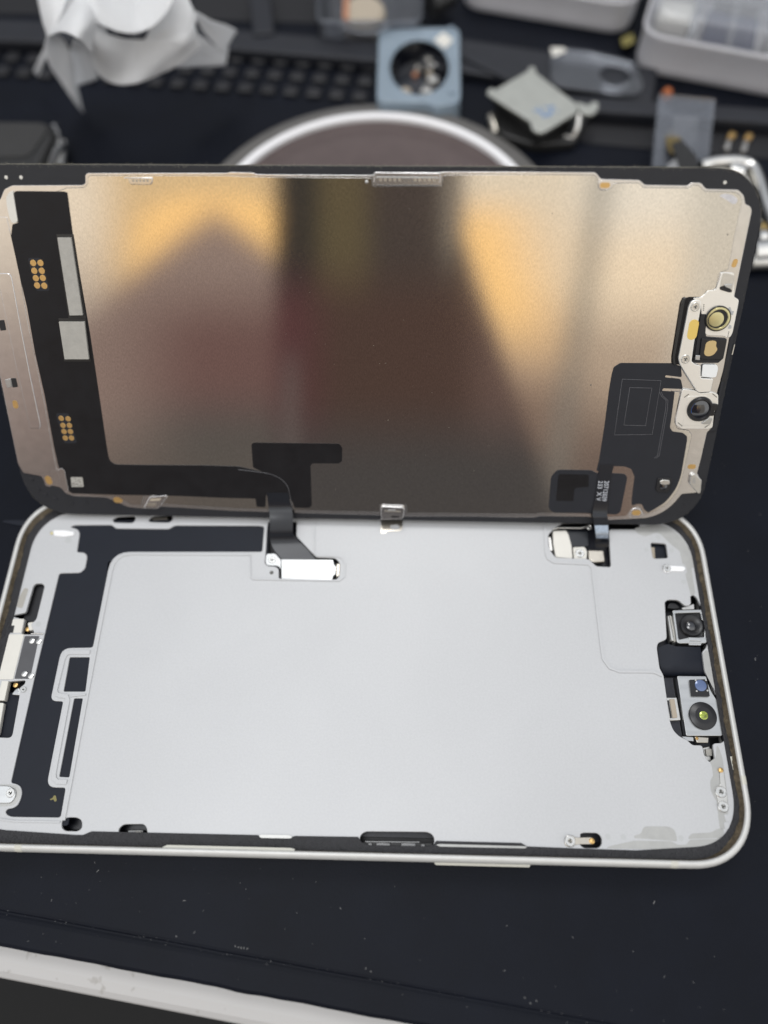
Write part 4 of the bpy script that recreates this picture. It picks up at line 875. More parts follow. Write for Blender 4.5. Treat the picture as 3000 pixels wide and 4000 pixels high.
# touch cable on the right
rows = [(Dw(2345, 1815, .5), Dw(2400, 1815, .5)), (Dw(2336, 1860, .55), Dw(2388, 1862, .55)), (Dw(2322, 1955, .6), Dw(2378, 1957, .6)), (Dw(2315, 2000, .9), Dw(2372, 2002, .9)),
        (Dw(2317, 2022, 1.6), Dw(2374, 2022, 1.6)), (at(2321, 2050, 9.3), at(2377, 2050, 9.3)), (at(2326, 2085, 8.3), at(2379, 2085, 8.3)), (at(2328, 2104, 7.4), at(2379, 2104, 7.4)),
        (at(2326, 2118, 6.2), at(2380, 2118, 6.2)), (at(2326, 2136, 5.4), at(2382, 2138, 5.4))]
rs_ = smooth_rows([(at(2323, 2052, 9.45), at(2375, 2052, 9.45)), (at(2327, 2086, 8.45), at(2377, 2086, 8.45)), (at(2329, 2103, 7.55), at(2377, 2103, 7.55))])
strip('cable_bend_sheen', rs_, mat('painted blue grey cable sheen', (.34, .40, .48), .3, .7, noise=.25, nscale=1500), th=.08)  # pale strip paints the sheen where the cable bends
tc_ = strip('touch_cable', smooth_rows(rows), M['cable'])
# printing on the touch cable
def text_on(name, s, size, p0, pdir, h, m, parent):
    cu = bpy.data.curves.new('tx', 'FONT'); cu.body = s; cu.size = size; cu.extrude = .006; cu.align_x = 'LEFT'; cu.resolution_u = 2; cu.offset = .02
    o = bpy.data.objects.new('tx', cu); C_.objects.link(o); bpy.context.view_layer.update()
    me = bpy.data.meshes.new_from_object(o); bpy.data.objects.remove(o); bpy.data.curves.remove(cu)
    a = Vector(Dp(*p0, h)); b = Vector(Dp(*pdir, h)); ang = math.atan2(b.y - a.y, b.x - a.x)
    bm = bmesh.new(); bm.from_mesh(me); bpy.data.meshes.remove(me)
    w = max(v.co.x for v in bm.verts); k = (b - a).length / w
    bmesh.ops.scale(bm, vec=(k, 1, 1), verts=bm.verts)
    bmesh.ops.transform(bm, matrix=Matrix.Translation((a.x, a.y, h + .012)) @ Matrix.Rotation(ang, 4, 'Z'), verts=bm.verts)
    return bm_obj(name, bm, m, parent)
text_on('printed_number', '207120393', 1.35, (2362, 1878), (2350, 1967), .585, M['ink'], PD)
text_on('printed_code', '233  X V8', 1.35, (2338, 1878), (2328, 1966), .585, M['ink'], PD)

# ================================================================== BACKGROUND OBJECTS
# round dish behind the display
zc = 5.0
d0 = at(960, 640, zc); d1 = at(1990, 640, zc); d2 = at(1475, 450, zc)
hw = (d1.x - d0.x) / 2; sg = d2.y - (d0.y + d1.y) / 2; RR = (hw * hw + sg * sg) / (2 * sg)
dc = ((d0.x + d1.x) / 2, d2.y - RR)
DSH = thing('round_dish', 'round shallow dish with white rim and black outer ring behind the display', 'dish', (dc[0], dc[1], 0))
lathe('outer_ring', [(RR + 8.0, .2), (RR + 7.8, 2.6), (RR + 6.8, 3.6), (RR + 2.2, 4.2), (RR + 1.4, 4.0), (RR + 1.2, 1.0)], 0, 0, M['dish_black'], DSH, 128, (False, False))
lathe('rim', [(RR + 1.5, 3.6), (RR + 1.4, 4.9), (RR + .9, 5.35), (RR - .9, 5.4), (RR - 1.3, 4.9), (RR - 1.4, 3.0)], 0, 0, M['dish_white'], DSH, 128, (False, False))
lathe('base', [(RR + 1.3, .2), (RR + 1.0, 3.3), (RR - 1.3, 3.9), (RR - 8, 3.3), (RR - 20, 3.0), (.01, 2.9)], 0, 0, M['dish_metal'], DSH, 128, (True, True))

# crumpled white tissue
def sheet(bm, rows, k=6):
    """rows: list of polylines of (px,py,z); smooth bicubic patch"""
    P = [[Vector((*at(x, y, z)[:2], z)) for x, y, z in r] for r in rows]
    R1 = [[Vector(q) for q in smooth_open([tuple(p) for p in r], k)] for r in P]
    cols = list(zip(*R1)); C2 = [[Vector(q) for q in smooth_open([tuple(p) for p in c], k)] for c in cols]
    g = [[bm.verts.new(p + Vector((random.gauss(0, .03), random.gauss(0, .03), random.gauss(0, .03)))) for p in c] for c in C2]
    for a, b in zip(g, g[1:]):
        for i in range(len(a) - 1): bm.faces.new((a[i], a[i + 1], b[i + 1], b[i]))
bm = bmesh.new()
# left hump
sheet(bm, [[(185, 142, 35), (240, 124, 41), (300, 148, 42), (340, 185, 37), (362, 225, 31)],
           [(228, 70, 37), (290, 60, 43), (345, 95, 42), (368, 150, 36), (382, 205, 31)],
           [(270, -20, 38), (330, -10, 42), (380, 40, 40), (405, 95, 36), (425, 150, 32)]])
# wide front fold with its rounded lower lip
sheet(bm, [[(352, 205, 33), (366, 255, 28), (402, 306, 25), (460, 330, 24), (530, 326, 24), (620, 292, 24), (720, 240, 26), (790, 176, 28)],
           [(358, 180, 35), (384, 232, 31), (428, 268, 28), (482, 286, 26), (556, 280, 26), (640, 245, 27), (722, 208, 28), (778, 150, 30)],
           [(366, 150, 37), (402, 190, 34), (452, 215, 31), (512, 225, 29), (590, 218, 29), (670, 190, 30), (730, 165, 31), (768, 122, 32)],
           [(378, 110, 38), (412, 130, 36), (472, 148, 34), (536, 155, 32), (615, 155, 32), (685, 148, 32), (732, 128, 33), (758, 95, 34)]])
# upper overlapping sheet with its curved free edge
sheet(bm, [[(262, -30, 41), (330, 45, 41), (400, 98, 39), (480, 127, 37), (540, 127, 36), (600, 100, 37), (650, 50, 39), (690, -20, 41)],
           [(290, -50, 42), (360, 5, 42), (420, 50, 40), (490, 75, 38), (540, 75, 37), (590, 50, 38), (640, 5, 40), (680, -45, 42)],
           [(320, -130, 42), (380, -80, 42), (440, -50, 40), (500, -40, 39), (540, -40, 38), (580, -50, 39), (630, -90, 41), (670, -120, 42)]])
# sheet behind, right
sheet(bm, [[(560, 165, 31), (620, 165, 31), (690, 172, 31), (738, 150, 31), (772, 66, 33)],
           [(590, 100, 33), (640, 100, 34), (690, 90, 34), (735, 70, 34), (752, 30, 35)],
           [(640, -30, 36), (670, -30, 37), (695, -30, 37), (715, -30, 37), (728, -30, 37)]])
# pointed flap on the right
sheet(bm, [[(752, 46, 33), (790, 115, 28), (840, 175, 22), (874, 204, 18)], [(770, 50, 33), (820, 92, 28), (870, 135, 23), (900, 160, 19)], [(765, 45, 34), (830, 82, 31), (890, 100, 26), (925, 120, 21)]])
sheet(bm, [[(690, 262, 20), (770, 260, 17), (840, 257, 15), (880, 255, 13)], [(745, 200, 26), (800, 195, 23), (850, 205, 19), (888, 212, 16)], [(762, 130, 30), (800, 150, 26), (850, 186, 21), (892, 185, 17)]])
# curled left flap with its hanging point
sheet(bm, [[(172, 200, 26), (200, 265, 20), (245, 330, 12), (290, 395, 5), (326, 440, .6)], [(176, 165, 32), (215, 205, 27), (255, 290, 18), (290, 370, 9), (322, 430, 1)],
           [(185, 142, 35), (245, 150, 33), (285, 240, 24), (300, 330, 12), (318, 415, 2)]])
sheet(bm, [[(288, 152, 37), (325, 172, 34), (352, 212, 29), (385, 305, 14)], [(275, 190, 29), (300, 215, 25), (330, 262, 19), (352, 318, 11)], [(270, 218, 25), (285, 260, 19), (296, 310, 12), (302, 332, 8)]])
sheet(bm, [[(133, 278, 8), (152, 232, 14), (172, 190, 24)], [(150, 298, 5), (165, 260, 11), (178, 225, 20)]])
sheet(bm, [[(140, -40, 40), (160, 60, 37), (185, 145, 34)], [(200, -40, 42), (205, 60, 39), (200, 130, 36)], [(270, -40, 42), (245, 40, 40), (215, 115, 37)]])
o = bm_obj('tissue', bm, M['paper'], None, True)
sd = o.modifiers.new('s', 'SOLIDIFY'); sd.thickness = .00018; sd.offset = 0
tag(o, 'crumpled white tissue with a hanging pointed corner on the mat', 'tissue')

# box helper: rounded tray with a hollow and a clear lid
def tray_box(name, label, p, q, depth, h, lid_h, group):
    a = Vector(p); b = Vector(q); w = (b - a).length; ang = math.atan2(b.y - a.y, b.x - a.x)
    T = thing(name, label, 'storage box', (a.x, a.y, 0), (0, 0, ang), group)
    def rr(i): return rrect(w / 2 - i, depth / 2 - i, 8 - i, 8, w / 2, depth / 2)
    L = lambda i, z: [(x, y, z) for x, y in rr(i)]
    loft('tub', [L(1.6, .2), L(.6, .8), L(.1, 3), L(0, h - 1.2), L(-.5, h - .8), L(-.5, h), L(.8, h), L(1.5, h - .5), L(2, 2), L(2.2, 1.6)], M['box_white'], T, smooth=True, caps=(True, True))
    for px_ in (.28, .52, .76):
        plate('divider', [(w * px_, 3), (w * px_ + 1.2, 3), (w * px_ + 1.2, depth - 3), (w * px_, depth - 3)], 1.8, h - 1.5, M['box_clear'], T)
    plate('divider', [(3, depth * .45), (w - 3, depth * .45), (w - 3, depth * .45 + 1.2), (3, depth * .45 + 1.2)], 1.8, h - 2.2, M['box_clear'], T)
    loft('lid', [L(.2, h), L(.3, h + lid_h - 1), L(1.2, h + lid_h), L(3.2, h + lid_h)], M['box_clear'], T, smooth=True, caps=(False, True))
    return T, w
p = at(2462, 285, 0); q = at(3080, 405, 0)
t2, w2 = tray_box('storage_box', 'white storage box with a clear lid and dividers beside the loose clear strip', p[:2], q[:2], 70, 12.5, 6, 'white storage boxes')
for (x0, y0, x1, y1, z1, m) in ((18, 6, 34, 26, 8, 'navy'), (38, 8, 52, 24, 7, 'chip_grey'), (20, 34, 34, 60, 9, 'black_plastic'), (3, 20, 14, 34, 6, 'cream')):
    pl = [(x0, y0), (x1, y0), (x1, y1), (x0, y1)]
    M4 = Matrix.Translation(t2.location / MM) @ Matrix.Rotation(t2.rotation_euler[2], 4, 'Z')
    pw = [(M4 @ Vector((x, y, 0)))[:2] for x, y in pl]
    o = plate('component_block', fillet(pw, 1.0), 1.7, z1, M[m], None, bev=.4)
    tag(o, {'navy': 'navy component block inside the open white storage box', 'chip_grey': 'grey component block inside the white storage box', 'black_plastic': 'black component block at the back of the white storage box', 'cream': 'cream component block at the end of the white storage box'}[m], 'component')
p = at(1790, 40, 0); q = at(2450, 152, 0)
t1, w1 = tray_box('storage_box', 'white storage box standing empty behind the silver stamped module', p[:2], q[:2], 60, 10.5, 4, 'white storage boxes')

# clear blue lens tray
zt = 7.0
def W(px, py, z): p = at(px, py, z); return (p.x, p.y)
LT = thing('lens_tray', 'square blue tinted clear plastic holder with a round lens well', 'parts holder', (*W(1635, 270, 0), 0))
o0 = Vector(W(1635, 270, 0))
def Wl(px, py, z): p = Vector(W(px, py, z)) - o0; return (p.x, p.y)
oc = fillet([Wl(1480, 108, zt), Wl(1795, 105, zt), Wl(1800, 400, zt), Wl(1700, 416, zt), Wl(1668, 396, zt), Wl(1470, 398, zt)], 3.2)
hc = Wl(1638, 262, zt); rx = abs(Wl(1760, 262, zt)[0] - hc[0]); ry = abs(Wl(1638, 152, zt)[1] - hc[1])
plate('holder_top', oc, 5.6, zt, M['clear_blue'], LT, holes=[circ(hc[0], hc[1], rx, 40, ry)], bev=.4)
loft('holder_wall', [[(x * 1.02, y * 1.02, .3) for x, y in oc], [(x, y, 5.8) for x, y in oc], [(x * .97, y * .97, 5.8) for x, y in oc], [(x * .98, y * .98, .3) for x, y in oc]], M['clear_blue'], LT)
lathe('lens_well', [(rx * 1.0, 6.6), (rx * .96, 3.0), (rx * .9, .6), (.01, .5)], hc[0], hc[1], M['lens'], LT, 44, (False, True), ey=ry / rx)
tube('well_ring', [(hc[0] + rx * .99 * math.cos(2 * PI * k / 48), hc[1] + ry * .99 * math.sin(2 * PI * k / 48), 6.9) for k in range(48)], .5, M['clear_blue'], LT, cyclic=True)
plate('white_sticker', fillet([Wl(1695, 160, zt), Wl(1732, 128, zt), Wl(1770, 160, zt), Wl(1732, 196, zt)], .6), zt, zt + .3, M['cream'], LT)
for (px, py) in ((1762, 118), (1768, 365)):
    c = Wl(px, py, zt); lathe('corner_post', [(1.1, zt), (.9, zt + .8), (.01, zt + 1.0)], c[0], c[1], M['clear_blue'], LT, 16)
rnd = random.Random(5)
o = None
bm = bmesh.new()
PCS = thing('lens_parts', 'small brown and silver lens parts lying in the blue clear holder', 'lens parts', (o0.x, o0.y, 0))
for i in range(9):
    a = rnd.uniform(0, 2 * PI); r = rnd.uniform(.2, .75); cx, cy = hc[0] + rx * r * math.cos(a), hc[1] + ry * r * math.sin(a)
    s = rnd.uniform(.8, 1.9)
    plate('lens_fragment', fillet([(cx - s, cy - s * .6), (cx + s * .8, cy - s), (cx + s, cy + s * .5), (cx - s * .5, cy + s)], .3), .6, .6 + rnd.uniform(.6, 3.2), M[rnd.choice(('copper', 'steel', 'black_plastic', 'chip_grey', 'beige'))], PCS, bev=.25)
bm.free()

# stamped silver module
zs = 9.0
SM = thing('stamped_module', 'silver square module with a blue ink stamp lying tilted on black parts', 'module', (*W(2090, 400, 0), 0))
o1 = Vector(W(2090, 400, 0))
def Wm(px, py, z): p = Vector(W(px, py, z)) - o1; return (p.x, p.y)
q4 = [(1934, 350), (2072, 272), (2246, 402), (2112, 512)]
plate('cover', fillet([Wm(1930, 352, zs), Wm(1926, 340, zs), Wm(1905, 350, zs), Wm(1902, 362, zs), Wm(1918, 372, zs), Wm(2070, 470, zs), Wm(2078, 500, zs), Wm(2108, 518, zs), Wm(2130, 512, zs), Wm(2260, 432, zs), Wm(2252, 404, zs), Wm(2095, 284, zs), Wm(2090, 260, zs), Wm(2068, 258, zs), Wm(2062, 276, zs)], .8), zs - 1, zs, M['stamp_metal'], SM, bev=.25)
plate('core', fillet([Wm(*p, zs - 1) for p in ((1930, 352), (2072, 274), (2254, 406), (2112, 512))], .8), 3.2, zs - 1.05, M['black_plastic'], SM, bev=.2)
plate('tab', fillet([Wm(2245, 395, zs - .6), Wm(2300, 412, zs - .6), Wm(2318, 395, zs - .6), Wm(2340, 402, zs - .6), Wm(2334, 432, zs - .6), Wm(2310, 448, zs - .6), Wm(2268, 440, zs - .6)], .7), zs - 1.6, zs - .5, M['stamp_metal'], SM, bev=.25)
tube('hook', [(*Wm(2262, 450, 7), 7), (*Wm(2255, 500, 5), 5), (*Wm(2240, 538, 3), 3), (*Wm(2205, 535, 2.5), 2.5)], .9, M['steel'], SM)
tube('hook', [(*Wm(1916, 455, 4), 4), (*Wm(1928, 490, 4), 4), (*Wm(1936, 520, 3), 3)], 1.1, M['steel_warm'], SM)
bm = bmesh.new(); rnd = random.Random(9)
cst = Wm(2133, 432, zs + .03)
for i in range(26):
    a = rnd.uniform(0, 2 * PI); r = rnd.uniform(.2, 1) ** .5; x = cst[0] + 3.2 * r * math.cos(a); y = cst[1] + 2.9 * r * math.sin(a); s = rnd.uniform(.3, .7)
    bm.faces.new([bm.verts.new((x + s * c_, y + s * d_, zs + .02 + i * .0004)) for c_, d_ in ((-1, -.7), (.9, -.9), (1, .8), (-.8, 1))])
bm_obj('ink_stamp', bm, M['stamp'], SM)
o = plate('black_block', fillet([W(1900, 480, 0), W(2030, 400, 0), W(2300, 470, 0), W(2240, 590, 0), W(2080, 600, 0), W(1950, 560, 0)], 2), .05, 3.1, M['black_plastic'], None, bev=.5)
tag(o, 'flat black part lying under the silver stamped module', 'part')

# clear cards
def card(name, label, pts, holes, z0, m, th=.5, cat='clear plate', tilt=None):
    o = plate(name, fillet([W(*p, z0) for p in pts], 2.2), z0, z0 + th, m, None, holes=holes, bev=.15)
    return tag(o, label, cat)
hcp = W(2400, 300, 3.6); 
card('clear_plate', 'clear plastic plate with a round hole beside the stamped module', [(2150, 190), (2300, 205), (2480, 250), (2512, 345), (2495, 372), (2420, 376), (2180, 345), (2150, 320)], [circ(hcp[0], hcp[1], 4.8, 30)], 3.6, M['clear'], .8)
def card_tilted(name, label, P, m, th=.4):
    bm = bmesh.new(); n = (Vector(P[1]) - Vector(P[0])).cross(Vector(P[3]) - Vector(P[0])).normalized() * th
    a = [bm.verts.new(p) for p in P]; b = [bm.verts.new(Vector(p) + n) for p in P]
    bm.faces.new(a); bm.faces.new(b[::-1])
    for i in range(4): bm.faces.new((a[i], a[(i + 1) % 4], b[(i + 1) % 4], b[i]))
    return tag(bm_obj(name, bm, m), label, 'clear strip')
def W3(px, py, z): p = at(px, py, z); return (p.x, p.y, z)
card_tilted('clear_strip', 'clear plastic strip leaning by the storage box above the chrome clamp', [W3(2545, 660, 3), W3(2765, 640, 3), W3(2790, 390, 10), W3(2572, 370, 10)], M['clear'])
# black blade-like tool part under the strip
def slab(name, pts, z0, z1, m): return loft(name, [[W3(x, y, z0) for x, y in pts], [W3(x, y, z1) for x, y in pts]], m, None, caps=(True, True))
o = slab('pry_blade', [(2622, 560), (2664, 545), (2722, 610), (2732, 665), (2660, 672)], 5.2, 6.6, M['black_plastic'])
tag(o, 'black pointed blade lying on the clear strip', 'tool')
o = slab('brass_foil', [(2598, 520), (2628, 506), (2664, 545), (2626, 606), (2606, 575)], 5.4, 6.2, M['brass_dull'])
tag(o, 'narrow brass foil at the point of the black blade', 'foil')
o = slab('metal_tip', [(2604, 648), (2640, 618), (2654, 634), (2650, 668), (2612, 672)], 5.0, 6.4, M['chrome'])
tag(o, 'short bright metal tip beside the black blade', 'tool tip')
# two gold spring pins
for i, (px, py, lab) in enumerate(((2850, 545, 'gold topped contact pin nearer the clear strip'), (2916, 550, 'brighter gold topped contact pin beyond the first'))):
    T = thing('contact_pin', lab, 'contact pin', W3(px, py, 0), None, 'loose contact pins')
    o2 = Vector(W3(px, py, 0))
    plate('pin_body', fillet([tuple((Vector(W3(px + dx, py + dy, 1)) - o2)[:2]) for dx, dy in ((-24, 40), (-2, 40), (8, 4), (-12, 4))], .5), .1, 1.5, M['steel'], T, bev=.3)
    plate('pin_tip', fillet([tuple((Vector(W3(px + dx, py + dy, 1)) - o2)[:2]) for dx, dy in ((-12, 0), (14, 0), (24, -14), (2, -24), (-8, -14))], .4), .1, 1.9, M['gold'], T, bev=.3)
# chrome clamp frame at the right
CL = thing('chrome_clamp', 'bent chrome clamp lying beyond the display corner', 'clamp', W3(2900, 700, 0))
o3 = Vector(W3(2900, 700, 0))
def Wc(px, py, z): return tuple(Vector(W3(px, py, z)) - o3)
tube('bar', smooth_open([Wc(2738, 648, 5), Wc(2800, 634, 5.5), Wc(2880, 632, 6), Wc(2935, 650, 6), Wc(2962, 700, 6), Wc(2990, 790, 6), Wc(3030, 900, 6)], 5), 1.7, M['chrome'], CL, res=5)
tube('bar', smooth_open([Wc(2735, 668, 3), Wc(2850, 668, 3), Wc(2900, 690, 3), Wc(2930, 760, 3), Wc(2960, 880, 3)], 5), 1.5, M['steel'], CL, res=5)
tube('knob', [Wc(2850, 668, 6), Wc(2900, 684, 6)], 2.8, M['chrome'], CL, res=6)
tube('roller', [Wc(2935, 985, 4), Wc(3060, 975, 4)], 3.2, M['chrome'], CL, res=7)
tube('roller', [Wc(2930, 1025, 2.6), Wc(3060, 1020, 2.6)], 2.0, M['steel'], CL, res=6)
tube('spring_pin', [Wc(2955, 930, 5), Wc(2985, 925, 5)], 2.0, M['chrome'], CL, res=6)
tube('arm', [Wc(2930, 740, 2.5), Wc(2960, 860, 2.5), Wc(2975, 960, 2.5)], 2.2, M['black_plastic'], CL, res=6)
plate('amber_pad', fillet([Wc(2965, 880, 4)[:2], Wc(3000, 880, 4)[:2], Wc(3000, 910, 4)[:2], Wc(2968, 912, 4)[:2]], .4), 1.5, 5, M['amber_dim'], CL, bev=.2)
# black device with chrome corner at the left
DV = thing('black_device', 'dark rounded device with a chrome corner reaching in from the side', 'device', W3(60, 560, 0))
o4 = Vector(W3(60, 560, 0))
def Wd(px, py, z): return tuple(Vector(W3(px, py, z)) - o4)
plate('body', fillet([Wd(-300, 480, 8)[:2], Wd(200, 476, 8)[:2], Wd(215, 520, 8)[:2], Wd(150, 650, 8)[:2], Wd(120, 700, 8)[:2], Wd(-300, 700, 8)[:2]], 5), .3, 8, M['black_plastic'], DV, bev=1.5)
plate('top_panel', fillet([Wd(-300, 474, 8.3)[:2], Wd(170, 480, 8.3)[:2], Wd(190, 500, 8.3)[:2], Wd(150, 560, 8.3)[:2], Wd(110, 610, 8.3)[:2], Wd(-300, 620, 8.3)[:2]], 4), 8.0, 8.4, M['device_top'], DV, bev=.15)
plate('chrome_edge', fillet([Wd(202, 478, 6)[:2], Wd(226, 498, 6)[:2], Wd(248, 555, 6)[:2], Wd(226, 585, 6)[:2], Wd(206, 640, 6)[:2], Wd(200, 700, 6)[:2], Wd(160, 700, 6)[:2], Wd(206, 590, 6)[:2], Wd(222, 540, 6)[:2]], 1.2), .3, 6.5, M['chrome'], DV, bev=.9)
tube('chrome_edge', smooth_open([Wd(246, 560, 3), Wd(240, 610, 3), Wd(236, 660, 3)], 4), 1.6, M['chrome'], DV, res=6)
# clear case with a wound coil at the top
CC = thing('clear_case', 'clear plastic case standing behind the blue lens holder', 'case', (*W(1440, 60, 0), 0))
o5 = Vector(W(1440, 60, 0))
def We(px, py, z): p = Vector(W(px, py, z)) - o5; return (p.x, p.y)
oc = fillet([We(1250, 175, 2), We(1640, 175, 2), We(1650, -150, 2), We(1250, -150, 2)], 3)
loft('case_wall', [[(x, y, .3) for x, y in oc], [(x, y, 9) for x, y in oc], [(x * .96, y * .96, 9) for x, y in oc], [(x * .96, y * .96, .9) for x, y in oc]], M['clear'], CC, caps=(True, True))
tube('case_rim', [(x, y, 9.1) for x, y in oc], .6, M['clear'], CC, cyclic=True, res=4)
o = lathe('wound_coil', [(6.6, .9), (7.0, 3), (7.0, 6.5), (6.0, 7.4), (.01, 7.4)], *W(1420, 42, 7), M['beige'], None, 36, (False, True), ey=1.25)
tag(o, 'beige taped coil inside the clear case', 'coil')
o = plate('copper_strip', fillet([W(1342, -60, 8), W(1366, -60, 8), W(1362, 70, 8), W(1350, 85, 8), W(1338, 60, 8)], .8), 4, 8, M['copper'], None, bev=.4)
tag(o, 'copper strip beside the beige coil in the clear case', 'copper strip')
tube_o = tube('jar_rim', [(W(1430, 30, 9)[0] + 11 * math.cos(2 * PI * k / 40), W(1430, 30, 9)[1] + 13 * math.sin(2 * PI * k / 40), 9.0) for k in range(40)], .7, M['clear'], None, cyclic=True)
tag(tube_o, 'clear ring round the beige coil in the case', 'ring')
# small odds and ends
o = lathe('rubber_plug', [(1.5, .1), (1.7, 1.6), (1.1, 2.8), (.01, 3.0)], *W(2612, 348, 3), M['orange'], None, 20); tag(o, 'small orange rubber plug by the storage box', 'plug')
o = loft('yellow_film', [[W3(2425, 150, 1), W3(2470, 130, 1), W3(2480, 165, 1), W3(2435, 185, 1)], [W3(2425, 150, 3), W3(2470, 130, 5), W3(2480, 165, 5), W3(2435, 185, 3)]], M['yellow'], None, caps=(True, True)); tag(o, 'scrap of yellow film between the two storage boxes', 'film scrap')
o = loft('foil_scrap', [[W3(2150, 185, 4.6), W3(2200, 185, 4.6), W3(2215, 200, 4.6), W3(2160, 222, 4.6)], [W3(2150, 185, 5.0), W3(2200, 185, 5.0), W3(2215, 200, 5.6), W3(2160, 222, 5.0)]], M['cream'], None, caps=(True, True)); tag(o, 'pale foil scrap on the corner of the clear plate with a hole', 'foil scrap')
o = tube('metal_rod', [W3(1680, 20, 6), W3(1760, -20, 6)], 3.5, M['black_plastic']); tag(o, 'dark rounded rod beside the empty storage box', 'rod')

# ================================================================== LIGHT
sc = bpy.context.scene
w = bpy.data.worlds.new('World'); sc.world = w; w.use_nodes = True
nt = w.node_tree; nt.nodes.clear()
class E_:
    def __init__(s, sock): s.s = sock
def mth(op, *a, clamp=False):
    n = nt.nodes.new('ShaderNodeMath'); n.operation = op; n.use_clamp = clamp
    for i, x in enumerate(a):
        if isinstance(x, E_): nt.links.new(x.s, n.inputs[i])
        else: n.inputs[i].default_value = x
    return E_(n.outputs[0])
for nm, op in (('__add__', 'ADD'), ('__sub__', 'SUBTRACT'), ('__mul__', 'MULTIPLY'), ('__truediv__', 'DIVIDE')):
    setattr(E_, nm, (lambda op: lambda a, b: mth(op, a, b))(op))
E_.__radd__ = lambda a, b: mth('ADD', b, a); E_.__rsub__ = lambda a, b: mth('SUBTRACT', b, a); E_.__rmul__ = lambda a, b: mth('MULTIPLY', b, a)
def ss(x, a, b):
    n = nt.nodes.new('ShaderNodeMapRange'); n.interpolation_type = 'SMOOTHSTEP'; n.clamp = True
    nt.links.new(x.s, n.inputs[0])
    for i, v in ((1, a), (2, b)):
        if isinstance(v, E_): nt.links.new(v.s, n.inputs[i])
        else: n.inputs[i].default_value = v
    n.inputs[3].default_value = 0; n.inputs[4].default_value = 1
    return E_(n.outputs[0])
def band(x, a0, a1, b0, b1): return ss(x, a0, a1) * (1 - ss(x, b0, b1))
def cmix(fac, c0, c1):
    n = nt.nodes.new('ShaderNodeMix'); n.data_type = 'RGBA'
    nt.links.new(fac.s, n.inputs[0]) if isinstance(fac, E_) else setattr(n.inputs[0], 'default_value', fac)
    for i, c in ((6, c0), (7, c1)):
        if isinstance(c, E_): nt.links.new(c.s, n.inputs[i])
        else: n.inputs[i].default_value = (*c, 1)
    return E_(n.outputs[2])
tcw = nt.nodes.new('ShaderNodeTexCoord')
def dotv(v):
    n = nt.nodes.new('ShaderNodeVectorMath'); n.operation = 'DOT_PRODUCT'
    nt.links.new(tcw.outputs['Generated'], n.inputs[0]); n.inputs[1].default_value = v
    return E_(n.outputs['Value'])
mir = lambda v: v - 2 * v.dot(DN) * DN
Xm, Ym, Zm = mir(CR.col[0].copy()), mir(CR.col[1].copy()), mir(CR.col[2].copy())
zx = dotv(Xm); zy = dotv(Ym); zz = dotv(Zm) * -1.0
zs_ = mth('MAXIMUM', zz, .02)
U = zx / zs_ * 2.85 + 1.5            # mirrored camera view for painting the display's reflection; thousands of pixels
V = zy / zs_ * -2.85 + 2.0
K = 1 / .78 / 1.23
def g(c, k=1.0): return tuple(x * K * k for x in lin(c))
# painted reflection of the room: pale wall left and right of the person, warm at mid height, dim low down
edge = 1.80 + mth('MAXIMUM', V - .92, 0.0) * .34
col = cmix(ss(V, .70, 1.0), g((220, 206, 184)), g((226, 204, 174)))
col = cmix(ss(V, 1.05, 1.4), col, g((182, 157, 132))); col = cmix(ss(V, 1.35, 1.62), col, g((130, 110, 97))); col = cmix(ss(V, 1.6, 1.95), col, g((96, 84, 77)))
ro = ss(U - edge, -.02, .04) * (1 - ss(U - edge, .06, .40)) * band(V, .70, .92, 1.12, 1.5)
col = cmix(ro * .85, col, g((255, 204, 128)))
# far right of the painted reflection: greyer wall, shadow of a post
rg = cmix(ss(V, .75, 1.05), g((230, 221, 206)), g((234, 214, 186)))
rg = cmix(ss(V, 1.08, 1.4), rg, g((176, 157, 138))); rg = cmix(ss(V, 1.4, 1.8), rg, g((110, 95, 87)))
col = cmix(ss(U, 2.15, 2.4), col, rg)
pc = 2.36 - (V - .7) * .16
post = ss(U, pc - .10, pc - .02) * (1 - ss(U, pc + .0, pc + .10))
col = cmix(post * .55, col, g((120, 118, 112)))
col = cmix(ss(U, 2.62 - (V - .7) * .12, 2.80 - (V - .7) * .12) * .8, col, g((196, 190, 178)))
# left of the painted reflection: pale wall at the edge, warm patch, then the dark shoulder rising to a peak
lc = cmix(ss(V, .66, .95), g((208, 180, 138)), g((214, 180, 132)))
lc = cmix(ss(V, 1.0, 1.3), lc, g((150, 128, 114)))
dxp = mth('ABSOLUTE', U - .84)
hcv = V - (.78 + dxp * .62 + dxp * dxp * .45)
lc = cmix(ss(hcv, -.24, -.05) * (1 - ss(hcv, .0, .16)) * ss(U, .44, .62) * ss(V, .68, .84), lc, g((252, 204, 134)))
le = cmix(ss(V, .8, 1.4), g((226, 211, 190)), g((148, 133, 124)))
lc = cmix(ss(U, .55, .30), lc, le)
col = cmix(ss(U, 1.35, 1.25), col, lc)
hill = ss(hcv, -.04, .15)
hc_ = cmix(ss(V, 1.0, 1.35), g((138, 120, 112)), g((106, 82, 78)))
hc_ = cmix(ss(V, 1.45, 1.75), hc_, g((84, 80, 77)))
hc_ = cmix(ss(U, .82, .34) * .85, hc_, g((136, 118, 110)))
hc_ = cmix(ss(V, 1.55, 1.9) * .7, hc_, g((90, 84, 79)))
col = cmix(hill * ss(U, 1.30, 1.15), col, hc_)
